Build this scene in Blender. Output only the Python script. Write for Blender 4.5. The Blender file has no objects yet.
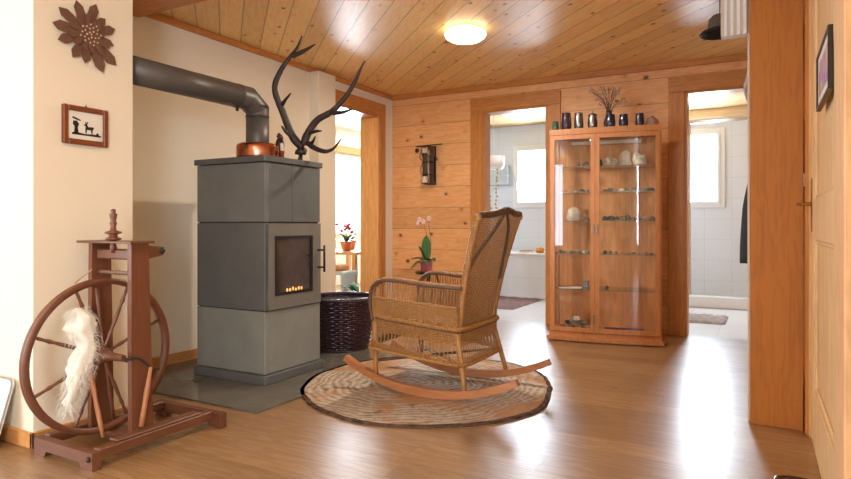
import bpy, math, random
from mathutils import Vector, Matrix, noise
random.seed(7)
R = math.radians
PI = math.pi
C = bpy.context.scene.collection
sc = bpy.context.scene

# ------------------------------------------------------------------ camera
YAW = 28.74
cam_d = bpy.data.cameras.new('camera')
cam = bpy.data.objects.new('camera', cam_d)
C.objects.link(cam)
cam.location = (0, 0, 0.93)
cam.rotation_euler = (R(90), 0, R(YAW))
cam_d.sensor_width = 36
cam_d.lens = 610 * 36 / 851
cam_d.shift_y = -14.5 / 851
cam_d.clip_start = 0.02
sc.camera = cam

# ------------------------------------------------------------------ world, exposure
world = bpy.data.worlds.new('world')
sc.world = world
world.use_nodes = True
wn = world.node_tree.nodes
bg = wn['Background']
bg.inputs[0].default_value = (0.86, 0.93, 1.0, 1)
bg.inputs[1].default_value = 5.0
sc.view_settings.view_transform = 'Standard'
sc.view_settings.look = 'None'
sc.view_settings.exposure = 0.36
sc.view_settings.gamma = 1.0
sc.view_settings.use_curve_mapping = False

# ------------------------------------------------------------------ daylight at the windows
def area(name, loc, direction, sx, sy, power, col):
    l = bpy.data.lights.new(name, 'AREA')
    l.shape = 'RECTANGLE'; l.size = sx; l.size_y = sy
    l.energy = power; l.color = col
    o = bpy.data.objects.new(name, l); C.objects.link(o)
    o.location = loc
    o.rotation_euler = Vector(direction).to_track_quat('-Z', 'Y').to_euler()
    return o
DAY = (0.70, 0.85, 1.0)
WARM = (1.0, 0.90, 0.78)
# windows behind the camera (living room side) and on the left
area('daylight_rear_window', (-4.0, -2.92, 1.35), (0.35, 1, 0.0), 2.0, 1.7, 68, (0.72, 0.86, 1.0))
area('daylight_left_window', (-5.92, -0.6, 1.3), (1, 0.25, -0.05), 2.4, 1.7, 10, DAY)
area('daylight_entry_window', (1.95, -2.92, 1.35), (-0.25, 1, 0), 1.0, 1.6, 105, (0.70, 0.85, 1.0))
# bathroom, shower room and winter garden windows
area('daylight_bath_window', (-2.76, 8.30, 1.6), (0, -1, 0), 0.55, 0.80, 58, DAY)
area('daylight_shower_window', (-0.68, 8.30, 1.62), (0, -1, 0), 0.55, 0.88, 74, DAY)
area('daylight_garden_window', (-5.95, 7.62, 1.40), (1, 0, 0), 2.1, 1.05, 420, DAY)

# ------------------------------------------------------------------ node helpers
class NT:
    def __init__(s, name, rough=0.5, metal=0.0, spec=0.5):
        m = bpy.data.materials.new(name); m.use_nodes = True
        s.m = m; s.t = m.node_tree; s.n = s.t.nodes; s.l = s.t.links
        s.b = s.n['Principled BSDF']
        s.b.inputs['Roughness'].default_value = rough
        s.b.inputs['Metallic'].default_value = metal
        s.b.inputs['Specular IOR Level'].default_value = spec
    def new(s, typ, **kw):
        n = s.n.new(typ)
        for k, v in kw.items(): setattr(n, k, v)
        return n
    def put(s, sock, v):
        if hasattr(v, 'bl_rna') and isinstance(v, bpy.types.NodeSocket): s.l.new(v, sock)
        else: sock.default_value = v
    def math(s, op, a, b=0.0, c=0.0):
        n = s.new('ShaderNodeMath', operation=op)
        s.put(n.inputs[0], a); s.put(n.inputs[1], b); s.put(n.inputs[2], c)
        return n.outputs[0]
    def coord(s, kind='Object'):
        return s.new('ShaderNodeTexCoord').outputs[kind]
    def dot(s, v, w):
        n = s.new('ShaderNodeVectorMath', operation='DOT_PRODUCT')
        s.put(n.inputs[0], v); s.put(n.inputs[1], w)
        return n.outputs['Value']
    def comb(s, x, y, z):
        n = s.new('ShaderNodeCombineXYZ')
        s.put(n.inputs[0], x); s.put(n.inputs[1], y); s.put(n.inputs[2], z)
        return n.outputs[0]
    def noise(s, vec, scale=5.0, detail=3.0, rough=0.5, dist=0.0, out='Fac'):
        n = s.new('ShaderNodeTexNoise')
        s.put(n.inputs['Vector'], vec); n.inputs['Scale'].default_value = scale
        n.inputs['Detail'].default_value = detail; n.inputs['Roughness'].default_value = rough
        n.inputs['Distortion'].default_value = dist
        return n.outputs[out]
    def ramp(s, fac, stops):
        n = s.new('ShaderNodeValToRGB'); s.put(n.inputs[0], fac)
        e = n.color_ramp.elements
        while len(e) < len(stops): e.new(0.5)
        for i, (p, c) in enumerate(stops):
            e[i].position = p
            e[i].color = (c[0], c[1], c[2], 1) if not isinstance(c, (int, float)) else (c, c, c, 1)
        return n.outputs[0]
    def mix(s, fac, a, b, mode='MIX'):
        n = s.new('ShaderNodeMix', data_type='RGBA', blend_type=mode)
        s.put(n.inputs[0], fac)
        for i, v in ((6, a), (7, b)):
            if isinstance(v, tuple) and len(v) == 3: v = (*v, 1)
            s.put(n.inputs[i], v)
        return n.outputs[2]
    def color(s, v):
        if isinstance(v, tuple) and len(v) == 3: v = (*v, 1)
        s.put(s.b.inputs['Base Color'], v); return s
    def bump(s, h, strength=0.3, dist=0.01):
        n = s.new('ShaderNodeBump'); n.inputs['Strength'].default_value = strength
        n.inputs['Distance'].default_value = dist; s.put(n.inputs['Height'], h)
        s.l.new(n.outputs[0], s.b.inputs['Normal']); return s

def srgb(r, g, b):
    f = lambda c: (c/255/12.92) if c/255 <= 0.04045 else ((c/255+0.055)/1.055)**2.4
    return (f(r), f(g), f(b))
def mul(c, k): return tuple(min(1, x*k) for x in c)

def plain(name, col, rough=0.5, metal=0.0, var=0.08, scale=12.0, bump=0.0, spec=0.5, coat=0.0):
    n = NT(name, rough, metal, spec)
    co = n.coord()
    f = n.noise(co, scale, 4.0, 0.6)
    n.color(n.ramp(f, [(0.25, mul(col, 1-var)), (0.75, mul(col, 1+var))]))
    if bump: n.bump(n.noise(co, scale*4, 3), bump, 0.004)
    if coat: n.b.inputs['Coat Weight'].default_value = coat; n.b.inputs['Coat Roughness'].default_value = 0.15
    return n.m

def boards(name, U, V, width, light, mid, dark, seam, off=0.0, knots=0.5, rough=0.4, length=0.0, seam_w=0.03,
           grain=1.0, spec=0.5, coat=0.0, bumpk=0.4, seamcol=None, variance=0.35):
    """tongue and groove boards: U = unit vector along the boards, V = across"""
    n = NT(name, rough, 0, spec)
    P = n.coord()
    u = n.dot(P, U); v = n.dot(P, V)
    vv = n.math('DIVIDE', n.math('ADD', v, off), width)
    idx = n.math('FLOOR', vv); fr = n.math('FRACT', vv)
    wn1 = n.new('ShaderNodeTexWhiteNoise', noise_dimensions='1D'); n.put(wn1.inputs['W'], idx)
    rnd = wn1.outputs['Value']
    seamf = n.math('LESS_THAN', n.math('MINIMUM', fr, n.math('SUBTRACT', 1.0, fr)), seam_w)
    if length:
        uu = n.math('ADD', n.math('DIVIDE', u, length), n.math('MULTIPLY', rnd, 7.31))
        ui = n.math('FLOOR', uu); uf = n.math('FRACT', uu)
        endf = n.math('LESS_THAN', n.math('MINIMUM', uf, n.math('SUBTRACT', 1.0, uf)), seam_w*width/length*0.7)
        seamf = n.math('MAXIMUM', seamf, endf)
        wn2 = n.new('ShaderNodeTexWhiteNoise', noise_dimensions='2D')
        n.put(wn2.inputs['Vector'], n.comb(ui, idx, 0.0)); rnd = wn2.outputs['Value']
    sh = n.math('MULTIPLY', rnd, 37.0)
    # warped grain: rings stretched along the board
    g1 = n.noise(n.comb(n.math('ADD', n.math('MULTIPLY', u, 0.9), sh), n.math('MULTIPLY', v, 7.0), sh), 1.6, 3, 0.5)
    g2 = n.noise(n.comb(n.math('MULTIPLY', u, 2.5), n.math('MULTIPLY', v, 90.0), sh), 1.0, 3, 0.6)
    rings = n.math('FRACT', n.math('MULTIPLY', g1, 9.0))
    rings = n.math('ABSOLUTE', n.math('SUBTRACT', rings, 0.5))
    gg = n.math('ADD', n.math('MULTIPLY', rings, (0.9 if width < 1 else 0.55)*grain), n.math('MULTIPLY', g2, (0.65 if width < 1 else 0.8)*grain))
    col = n.ramp(gg, [(0.1, dark if grain > 1.3 else mid), (0.38, mid), (0.72, light)])
    tint = n.math('ADD', 1.0 - variance/2, n.math('MULTIPLY', rnd, variance))
    col = n.mix(1.0, col, n.comb(tint, n.math('POWER', tint, 1.15), n.math('POWER', tint, 1.3)), 'MULTIPLY')
    if knots > 0:
        vo = n.new('ShaderNodeTexVoronoi', feature='F1'); vo.inputs['Scale'].default_value = 1.0
        vo.inputs['Randomness'].default_value = 0.9
        n.put(vo.inputs['Vector'], n.comb(n.math('ADD', n.math('MULTIPLY', u, 6.0), sh), n.math('MULTIPLY', v, 1.45/width), 0.5))
        wob = n.math('MULTIPLY', n.noise(P, 22.0, 2), 0.10)
        kd = n.math('ADD', vo.outputs['Distance'], wob)
        sep = n.new('ShaderNodeSeparateColor'); n.l.new(vo.outputs['Color'], sep.inputs[0])
        pick = n.math('LESS_THAN', sep.outputs[0], knots)
        size = n.math('ADD', 0.13, n.math('MULTIPLY', sep.outputs[1], 0.07))
        core = n.math('MULTIPLY', pick, n.math('SMOOTH_MIN', 1.0, n.math('MAXIMUM', 0.0, n.math('DIVIDE', n.math('SUBTRACT', size, kd), 0.05)), 0.0))
        halo = n.math('MULTIPLY', pick, n.math('MAXIMUM', 0.0, n.math('SUBTRACT', 0.5, n.math('DIVIDE', kd, 0.6))))
        col = n.mix(halo, col, dark); col = n.mix(n.math('MINIMUM', core, 0.85), col, mul(dark, 0.32))
    col = n.mix(n.math('MULTIPLY', seamf, seam), col, seamcol or mul(dark, 0.25))
    n.color(col)
    h = n.math('SUBTRACT', n.math('MULTIPLY', g2, 0.15), n.math('MULTIPLY', seamf, 1.0))
    n.bump(h, bumpk, 0.003)
    if coat: n.b.inputs['Coat Weight'].default_value = coat; n.b.inputs['Coat Roughness'].default_value = 0.22
    return n.m

def tiles(name, U, V, w, h, col, grout, rough=0.2):
    n = NT(name, rough)
    P = n.coord(); u = n.math('FRACT', n.math('DIVIDE', n.dot(P, U), w)); v = n.math('FRACT', n.math('DIVIDE', n.dot(P, V), h))
    g = n.math('MAXIMUM', n.math('LESS_THAN', u, 0.012), n.math('LESS_THAN', v, 0.012*w/h))
    n.color(n.mix(g, col, grout)); n.bump(n.math('SUBTRACT', 1.0, g), 0.3, 0.002)
    return n.m

def metal(name, col, rough=0.3, var=0.15): return plain(name, col, rough, 1.0, var, 20)
def glass(name, tint=(1, 1, 1), refl=0.08):
    m = bpy.data.materials.new(name); m.use_nodes = True
    t = m.node_tree; t.nodes.clear()
    o = t.nodes.new('ShaderNodeOutputMaterial'); mx = t.nodes.new('ShaderNodeMixShader')
    tr = t.nodes.new('ShaderNodeBsdfTransparent'); gl = t.nodes.new('ShaderNodeBsdfGlossy')
    lw = t.nodes.new('ShaderNodeLayerWeight'); lw.inputs['Blend'].default_value = 0.5
    pw = t.nodes.new('ShaderNodeMath'); pw.operation = 'POWER'; pw.inputs[1].default_value = 5.0
    fr = t.nodes.new('ShaderNodeMath'); fr.operation = 'MULTIPLY_ADD'; fr.inputs[1].default_value = 0.90; fr.inputs[2].default_value = 0.035
    t.links.new(lw.outputs['Facing'], pw.inputs[0]); t.links.new(pw.outputs[0], fr.inputs[0])
    tr.inputs[0].default_value = (*tint, 1); gl.inputs['Roughness'].default_value = 0.02
    t.links.new(fr.outputs[0], mx.inputs[0]); t.links.new(tr.outputs[0], mx.inputs[1])
    t.links.new(gl.outputs[0], mx.inputs[2]); t.links.new(mx.outputs[0], o.inputs[0])
    return m
def emit(name, col, strength):
    n = NT(name, 0.4); n.color(col)
    n.b.inputs['Emission Color'].default_value = (*col, 1); n.b.inputs['Emission Strength'].default_value = strength
    return n.m

# ------------------------------------------------------------------ materials
CA, SA = math.cos(R(47)), math.sin(R(47))
M = {}
M['ceiling'] = boards('pine_ceiling', (-SA, CA, 0), (CA, SA, 0), 0.145, srgb(255, 220, 154), srgb(250, 202, 130), srgb(176, 116, 64), 0.5,
                      off=0.03, knots=0.85, rough=0.42, seam_w=0.028, spec=0.5, variance=0.22, bumpk=0.5)
M['panel'] = boards('pine_wall_boards', (1, 0, 0), (0, 0, 1), 0.215, srgb(242, 186, 130), srgb(234, 170, 112), srgb(150, 90, 54), 0.45,
                    off=-0.033, knots=0.8, rough=0.42, seam_w=0.014, variance=0.18)
M['floor'] = boards('oak_floor', (1, 0, 0), (0, 1, 0), 0.16, srgb(162, 129, 94), srgb(145, 110, 74), srgb(96, 72, 50), 0.6,
                    off=0.02, knots=0.12, rough=0.33, length=1.5, seam_w=0.008, variance=0.28, bumpk=0.10, coat=0.0, spec=1.0, grain=0.9)
def wood(name, base, axis, k=1.0, rough=0.4, coat=0.0, knots=0.0, width=3.0, grain=1.0):
    U = {'x': (1, 0, 0), 'y': (0, 1, 0), 'z': (0, 0, 1)}[axis]
    V = {'x': (0, 0.7, 0.72), 'y': (0.7, 0, 0.72), 'z': (0.72, 0.7, 0)}[axis]
    return boards(name, U, V, width, mul(base, 1.12*k), mul(base, 0.9*k), mul(base, 0.5*k), 0.0, off=1.37, knots=knots, rough=rough,
                  seam_w=0.0, variance=0.0, bumpk=0.08, coat=coat, grain=grain)
ORANGE = srgb(200, 134, 72)
M['frame_z'] = wood('larch_frame_upright', ORANGE, 'z')
M['frame_x'] = wood('larch_frame_crosswise', ORANGE, 'x')
M['frame_y'] = wood('larch_frame_lengthwise', ORANGE, 'y')
M['jamb'] = wood('pale_pine_jamb', srgb(232, 172, 104), 'z')
M['rack'] = wood('larch_rack_panel', srgb(178, 112, 50), 'z', grain=1.2)
M['door'] = wood('pale_pine_door', srgb(226, 192, 144), 'z', rough=0.45)
M['skirt'] = wood('pine_skirting', srgb(206, 146, 88), 'y')
M['skirt_x'] = wood('pine_skirting_crosswise', srgb(206, 146, 88), 'x')
M['cabinet'] = wood('cherry_cabinet', srgb(192, 126, 74), 'z', rough=0.35, coat=0.2)
M['cabinet_back'] = wood('cherry_cabinet_back', srgb(212, 148, 92), 'z', rough=0.5)
M['plaster'] = plain('cream_plaster', srgb(240, 228, 208), 0.9, var=0.02, scale=3, bump=0.05, spec=0.2)
M['bath_wall'] = tiles('white_wall_tiles', (1, 0, 0), (0, 0, 1), 0.30, 0.25, srgb(228, 232, 236), srgb(206, 210, 214), 0.25)
M['bath_wall_y'] = tiles('white_wall_tiles_side', (0, 1, 0), (0, 0, 1), 0.30, 0.25, srgb(228, 232, 236), srgb(206, 210, 214), 0.25)
M['bath_floor'] = tiles('pale_floor_tiles', (1, 0, 0), (0, 1, 0), 0.32, 0.32, srgb(222, 222, 222), srgb(190, 190, 190), 0.25)
M['white'] = plain('white_lacquer', srgb(236, 236, 234), 0.35, var=0.01)
M['porcelain'] = plain('white_enamel', srgb(240, 240, 238), 0.12, var=0.01)
M['glass'] = glass('clear_glass')
M['stove_a'] = plain('soapstone_mid_grey', srgb(114, 116, 115), 0.55, var=0.13, scale=7, bump=0.1)
M['stove_b'] = plain('soapstone_dark_grey', srgb(97, 100, 101), 0.55, var=0.14, scale=6, bump=0.1)
M['stove_c'] = plain('soapstone_light_grey', srgb(134, 136, 132), 0.55, var=0.11, scale=7, bump=0.1)
M['stove_top'] = plain('soapstone_top_grey', srgb(96, 98, 98), 0.45, var=0.12, scale=8)
M['iron'] = plain('grey_cast_iron', srgb(124, 122, 116), 0.45, 0.15, var=0.08, scale=10)
M['iron_dark'] = plain('black_cast_iron', srgb(42, 40, 40), 0.5, 0.2, var=0.1)
M['pipe'] = plain('dark_grey_flue_steel', srgb(96, 91, 87), 0.42, 0.15, var=0.03)
M['slate'] = plain('slate_hearth', srgb(108, 104, 96), 0.16, var=0.16, scale=5, bump=0.03)
M['copper'] = metal('polished_copper', srgb(196, 128, 102), 0.22)
M['steel'] = metal('brushed_steel', srgb(190, 188, 184), 0.25, 0.05)
M['brass'] = metal('aged_brass', srgb(176, 140, 84), 0.3)
M['antler'] = plain('dark_antler_bone', srgb(58, 46, 42), 0.55, var=0.35, scale=25, bump=0.4)
M['bone'] = plain('pale_skull_bone', srgb(170, 148, 124), 0.6, var=0.2, scale=20)
M['wheel'] = wood('red_brown_turned_wood', srgb(112, 66, 44), 'z', rough=0.42, coat=0.08, grain=1.0)
M['wheel_y'] = wood('red_brown_beam_wood', srgb(112, 70, 48), 'y', rough=0.42)
M['wheel_x'] = wood('red_brown_rail_wood', srgb(110, 68, 46), 'x', rough=0.42)
M['wheel_light'] = wood('worn_rod_wood', srgb(176, 118, 80), 'z', rough=0.4)
M['wool'] = plain('raw_white_wool', srgb(244, 240, 232), 0.95, var=0.06, scale=30, spec=0.1)
M['rust'] = plain('rusted_flower_steel', srgb(118, 84, 66), 0.8, 0.1, var=0.15, scale=30, spec=0.3)
M['picture_frame'] = wood('walnut_picture_frame', srgb(128, 66, 34), 'y', rough=0.35)
M['paper'] = plain('ivory_paper', srgb(234, 228, 216), 0.8, var=0.02)
M['black'] = plain('black_paint', srgb(26, 26, 28), 0.5, var=0.05)
M['cane'] = plain('honey_cane', srgb(160, 110, 54), 0.42, var=0.20, scale=35, coat=0.15)
M['cane_dark'] = plain('shade_darkened_cane', srgb(94, 64, 42), 0.45, var=0.2, scale=35, coat=0.15)  # backlit shade of the chair back darkened into the colour; trim shares it
M['rocker'] = wood('bent_rocker_wood', srgb(168, 108, 66), 'x', rough=0.32, coat=0.25)
M['basket'] = plain('dark_purple_willow', srgb(62, 36, 42), 0.28, var=0.3, scale=40, coat=0.4)
M['leaf'] = plain('green_leaf', srgb(66, 112, 58), 0.4, var=0.2, scale=15)
M['pink'] = plain('pink_glazed_pot', srgb(214, 112, 132), 0.3, var=0.06)
M['petal'] = plain('pale_pink_petal', srgb(236, 196, 196), 0.6, var=0.04)
M['red'] = plain('red_petal', srgb(200, 60, 66), 0.6, var=0.1)
M['lamp'] = emit('lit_opal_glass', (1.0, 0.86, 0.66), 3.2)
M['lamp_cool'] = emit('lit_opal_glass_cool', (1.0, 0.97, 0.92), 1.3)

# ------------------------------------------------------------------ mesh builder
class MB:
    def __init__(s): s.v = []; s.f = []; s.sm = []
    def add(s, vs, fs, smooth=False):
        o = len(s.v); s.v += [tuple(v) for v in vs]
        s.f += [tuple(i+o for i in f) for f in fs]; s.sm += [smooth]*len(fs)
        return s
    def box(s, x0, x1, y0, y1, z0, z1, bev=0.0, rot=0, c=None):
        if bev <= 0:
            vs = [(x, y, z) for x in (x0, x1) for y in (y0, y1) for z in (z0, z1)]
            fs = [(0, 1, 3, 2), (4, 6, 7, 5), (0, 4, 5, 1), (2, 3, 7, 6), (0, 2, 6, 4), (1, 5, 7, 3)]
        else:
            b = min(bev, (x1-x0)/2.01, (y1-y0)/2.01, (z1-z0)/2.01)
            vs = []; idx = {}
            for i, (X, sx) in enumerate(((x0, 1), (x1, -1))):
                for j, (Y, sy) in enumerate(((y0, 1), (y1, -1))):
                    for k, (Z, sz) in enumerate(((z0, 1), (z1, -1))):
                        for a in range(3):
                            idx[(i, j, k, a)] = len(vs)
                            vs.append((X+(0 if a == 0 else sx*b), Y+(0 if a == 1 else sy*b), Z+(0 if a == 2 else sz*b)))
            fs = []
            for a in range(3):
                o1, o2 = [q for q in range(3) if q != a]
                for side in (0, 1):
                    q = []
                    for (p1, p2) in ((0, 0), (1, 0), (1, 1), (0, 1)):
                        key = [0, 0, 0]; key[a] = side; key[o1] = p1; key[o2] = p2
                        q.append(idx[(*key, a)])
                    fs.append(tuple(q))
                for p1 in (0, 1):
                    for p2 in (0, 1):
                        k0 = [0, 0, 0]; k0[o1] = p1; k0[o2] = p2; k1 = list(k0); k1[a] = 1
                        fs.append((idx[(*k0, o1)], idx[(*k0, o2)], idx[(*k1, o2)], idx[(*k1, o1)]))
            for i in (0, 1):
                for j in (0, 1):
                    for k in (0, 1): fs.append(tuple(idx[(i, j, k, a)] for a in range(3)))
        if rot:
            cx, cy = c if c else ((x0+x1)/2, (y0+y1)/2); ca, sa = math.cos(rot), math.sin(rot)
            vs = [(cx+(x-cx)*ca-(y-cy)*sa, cy+(x-cx)*sa+(y-cy)*ca, z) for x, y, z in vs]
        return s.add(vs, fs)
    def tube(s, pts, r, n=8, closed=False, caps=True, smooth=True, flat=1.0):
        pts = [Vector(p) for p in pts]; N = len(pts)
        rs = r if isinstance(r, (list, tuple)) else [r]*N
        vs = []; prev = None
        for i, p in enumerate(pts):
            if closed: t = pts[(i+1) % N]-pts[i-1]
            else: t = pts[min(i+1, N-1)]-pts[max(i-1, 0)]
            if t.length < 1e-9: t = Vector((0, 0, 1))
            t.normalize()
            if prev is None:
                a = Vector((0, 0, 1)) if abs(t.z) < 0.9 else Vector((1, 0, 0))
                nx = t.cross(a).normalized()
            else:
                nx = prev - t*prev.dot(t)
                nx = nx.normalized() if nx.length > 1e-6 else t.orthogonal().normalized()
            prev = nx; ny = t.cross(nx)
            for k in range(n):
                an = 2*PI*k/n
                vs.append(p + nx*math.cos(an)*rs[i] + ny*math.sin(an)*rs[i]*flat)
        fs = []
        for i in range(N if closed else N-1):
            j = (i+1) % N
            for k in range(n):
                fs.append((i*n+k, i*n+(k+1) % n, j*n+(k+1) % n, j*n+k))
        if caps and not closed:
            fs.append(tuple(range(n-1, -1, -1))); fs.append(tuple((N-1)*n+k for k in range(n)))
        return s.add(vs, fs, smooth)
    def lathe(s, prof, c=(0, 0, 0), n=24, axis='z', smooth=True, sx=1.0, sy=1.0, caps=True):
        vs = []
        for r, h in prof:
            for k in range(n):
                a = 2*PI*k/n; x, y = r*math.cos(a)*sx, r*math.sin(a)*sy
                p = (x, y, h) if axis == 'z' else ((h, x, y) if axis == 'x' else (x, h, y))
                vs.append((c[0]+p[0], c[1]+p[1], c[2]+p[2]))
        fs = []
        for i in range(len(prof)-1):
            for k in range(n): fs.append((i*n+k, i*n+(k+1) % n, (i+1)*n+(k+1) % n, (i+1)*n+k))
        s.add(vs, fs, smooth)
        if caps:
            o = len(s.v)-len(vs)
            if prof[0][0] > 1e-5: s.f.append(tuple(o+k for k in range(n-1, -1, -1))); s.sm.append(False)
            if prof[-1][0] > 1e-5: s.f.append(tuple(o+(len(prof)-1)*n+k for k in range(n))); s.sm.append(False)
        return s
    def prism(s, poly, h0, h1, fn):
        """poly 2d list, extruded between h0 and h1; fn(a,b,h)->xyz"""
        n = len(poly)
        vs = [fn(a, b, h0) for a, b in poly]+[fn(a, b, h1) for a, b in poly]
        fs = [tuple(range(n-1, -1, -1)), tuple(range(n, 2*n))]+[(i, (i+1) % n, n+(i+1) % n, n+i) for i in range(n)]
        return s.add(vs, fs)
    def lump(s, c, rx, ry, rz, seed=0, amp=0.25, n=10, m=7, flatbase=True, smooth=False, rot=0):
        vs = []; fs = []; ca, sa = math.cos(rot), math.sin(rot)
        for i in range(m+1):
            th = PI*i/m
            for k in range(n):
                ph = 2*PI*k/n
                d = Vector((math.sin(th)*math.cos(ph), math.sin(th)*math.sin(ph), math.cos(th)))
                q = 1+amp*noise.noise(d*1.7+Vector((seed*3.1, seed*1.7, seed)))*2
                x, y, z = d.x*rx*q, d.y*ry*q, d.z*rz*q
                x, y = x*ca-y*sa, x*sa+y*ca
                if flatbase: z = max(z, -rz*0.55)+rz*0.55
                vs.append((c[0]+x, c[1]+y, c[2]+z))
        for i in range(m):
            for k in range(n): fs.append((i*n+k, (i+1)*n+k, (i+1)*n+(k+1) % n, i*n+(k+1) % n))
        return s.add(vs, fs, smooth)
    def build(s, name, mat, parent=None, local=False):
        me = bpy.data.meshes.new(name)
        vs = s.v
        if parent is not None and not local:
            L = Vector(parent.location); rz = parent.rotation_euler.z; q = parent.parent
            while q is not None: L = Matrix.Rotation(q.rotation_euler.z, 3, 'Z') @ L + Vector(q.location); rz += q.rotation_euler.z; q = q.parent
            ca, sa = math.cos(-rz), math.sin(-rz)
            vs = [((x-L.x)*ca-(y-L.y)*sa, (x-L.x)*sa+(y-L.y)*ca, z-L.z) for x, y, z in vs]
        me.from_pydata(vs, [], s.f)
        me.polygons.foreach_set('use_smooth', s.sm)
        me.materials.append(mat if not isinstance(mat, str) else M[mat])
        me.update()
        import bmesh
        b = bmesh.new(); b.from_mesh(me); bmesh.ops.remove_doubles(b, verts=b.verts, dist=1e-6)
        bmesh.ops.recalc_face_normals(b, faces=b.faces); b.to_mesh(me); b.free()
        o = bpy.data.objects.new(name, me); C.objects.link(o)
        if parent is not None: o.parent = parent
        return o

def tag(o, label, cat, group=None):
    o['label'] = label; o['category'] = cat
    if group: o['group'] = group
    return o
def thing(name, label, cat, loc=(0, 0, 0), rz=0.0, group=None):
    o = bpy.data.objects.new(name, None); C.objects.link(o)
    o.empty_display_size = 0.05; o.location = loc; o.rotation_euler = (0, 0, rz)
    return tag(o, label, cat, group)
def struct(name, mb, mat):
    o = mb.build(name, mat); o['kind'] = 'structure'; return o
def copy_tree(o, parent=None):
    c = o.copy(); C.objects.link(c); c.parent = parent
    for ch in list(o.children): copy_tree(ch, c)
    return c
def curve(pts, n=8, closed=False):
    """Catmull-Rom through pts"""
    P = [Vector(p) for p in pts]; out = []; N = len(P)
    rng = range(N if closed else N-1)
    for i in rng:
        if closed: p0, p1, p2, p3 = P[i-1], P[i], P[(i+1) % N], P[(i+2) % N]
        else: p0, p1, p2, p3 = P[max(i-1, 0)], P[i], P[i+1], P[min(i+2, N-1)]
        for k in range(n):
            t = k/n
            out.append(0.5*((2*p1)+(p2-p0)*t+(2*p0-5*p1+4*p2-p3)*t*t+(3*p1-p0-3*p2+p3)*t**3))
    if not closed: out.append(P[-1])
    return out
def lerp(a, b, t): return a+(b-a)*t

# ------------------------------------------------------------------ STRUCTURE
H = 2.30
LX, CX, CY0, CY1, BY, RX = -3.43, -2.66, 1.445, 1.905, 5.52, 0.235
struct('floor', MB().box(-6.0, 2.6, -3.0, BY+0.06, -0.1, 0), 'floor')
struct('ceiling', MB().box(-6.2, 2.8, -3.2, BY, H, H+0.1), 'ceiling')
struct('trim_1', MB().box(-6.0, 2.6, 2.28, 2.50, 2.235, H, 0.004), 'frame_x')          # ceiling beam
# left wall with the opening into the winter garden
def wall_open(name, mat, axis, p0, p1, a0, a1, holes, z1=H, z0=0):
    """wall in plane axis const p0..p1, along a0..a1, holes = [(b0,b1,zb,zt)]"""
    m = MB(); cur = a0
    def bx(s0, s1, q0, q1):
        if s1-s0 < 1e-4 or q1-q0 < 1e-4: return
        if axis == 'x': m.box(p0, p1, s0, s1, q0, q1)
        else: m.box(s0, s1, p0, p1, q0, q1)
    for b0, b1, zb, zt in sorted(holes):
        bx(cur, b0, z0, z1); bx(b0, b1, z0, zb); bx(b0, b1, zt, z1); cur = b1
    bx(cur, a1, z0, z1)
    return struct(name, m, mat)
D1 = (4.50, 5.25, 2.05)
wall_open('wall_left', 'plaster', 'x', LX-0.20, LX, CY0, BY+0.2, [(D1[0], D1[1], 0, D1[2])])
struct('wall_chimney', MB().box(LX, CX, CY0, CY1, 0, H), 'plaster')
struct('trim_2', MB().box(LX, LX+0.10, 4.16, 4.40, 0, H-0.04, 0.003), 'plaster')       # pilaster beside the opening
D2 = (-2.385, -1.73); D3 = (-0.553, 0.06); DT = 2.045
wall_open('wall_back', 'panel', 'y', BY, BY+0.14, LX, 1.6, [(D2[0], D2[1], 0, DT), (D3[0], D3[1], 0, DT)])
struct('wall_right', MB().box(RX, RX+0.15, 1.35, BY, 0, H), 'plaster')
struct('wall_entry', MB().box(RX+0.15, 2.6, 1.35, 1.5, 0, H), 'plaster')
wall_open('wall_rear', 'plaster', 'y', -3.15, -3.0, -6.0, 2.6, [(-5.0, -3.0, 0.5, 2.2), (1.45, 2.45, 0.5, 2.15)])
wall_open('wall_far_left', 'plaster', 'x', -6.15, -6.0, -3.0, CY0+0.15, [(-1.8, 0.6, 0.5, 2.15)])
struct('wall_left_return', MB().box(-6.0, LX-0.20, CY0, CY0+0.15, 0, H), 'plaster')
struct('wall_entry_right', MB().box(2.6, 2.75, -3.0, 1.5, 0, H), 'plaster')
# ceiling trims
struct('trim_3', MB().box(LX, LX+0.022, 2.50, BY, H-0.045, H, 0.003), 'frame_y')
struct('trim_4', MB().box(LX, RX, BY-0.03, BY, H-0.05, H, 0.003), 'frame_x')
# skirtings
struct('baseboard_left', MB().box(LX, LX+0.015, CY1, D1[0]-0.11, 0, 0.075, 0.003), 'skirt')
struct('baseboard_chimney', MB().box(CX, CX+0.015, CY0-0.015, CY1+0.015, 0, 0.065, 0.003), 'skirt')
struct('baseboard_chimney_front', MB().box(-5.9, CX+0.015, CY0-0.015, CY0, 0, 0.065, 0.003), 'skirt_x')
struct('baseboard_chimney_end', MB().box(LX, CX, CY1, CY1+0.015, 0, 0.065, 0.003), 'skirt_x')

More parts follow.
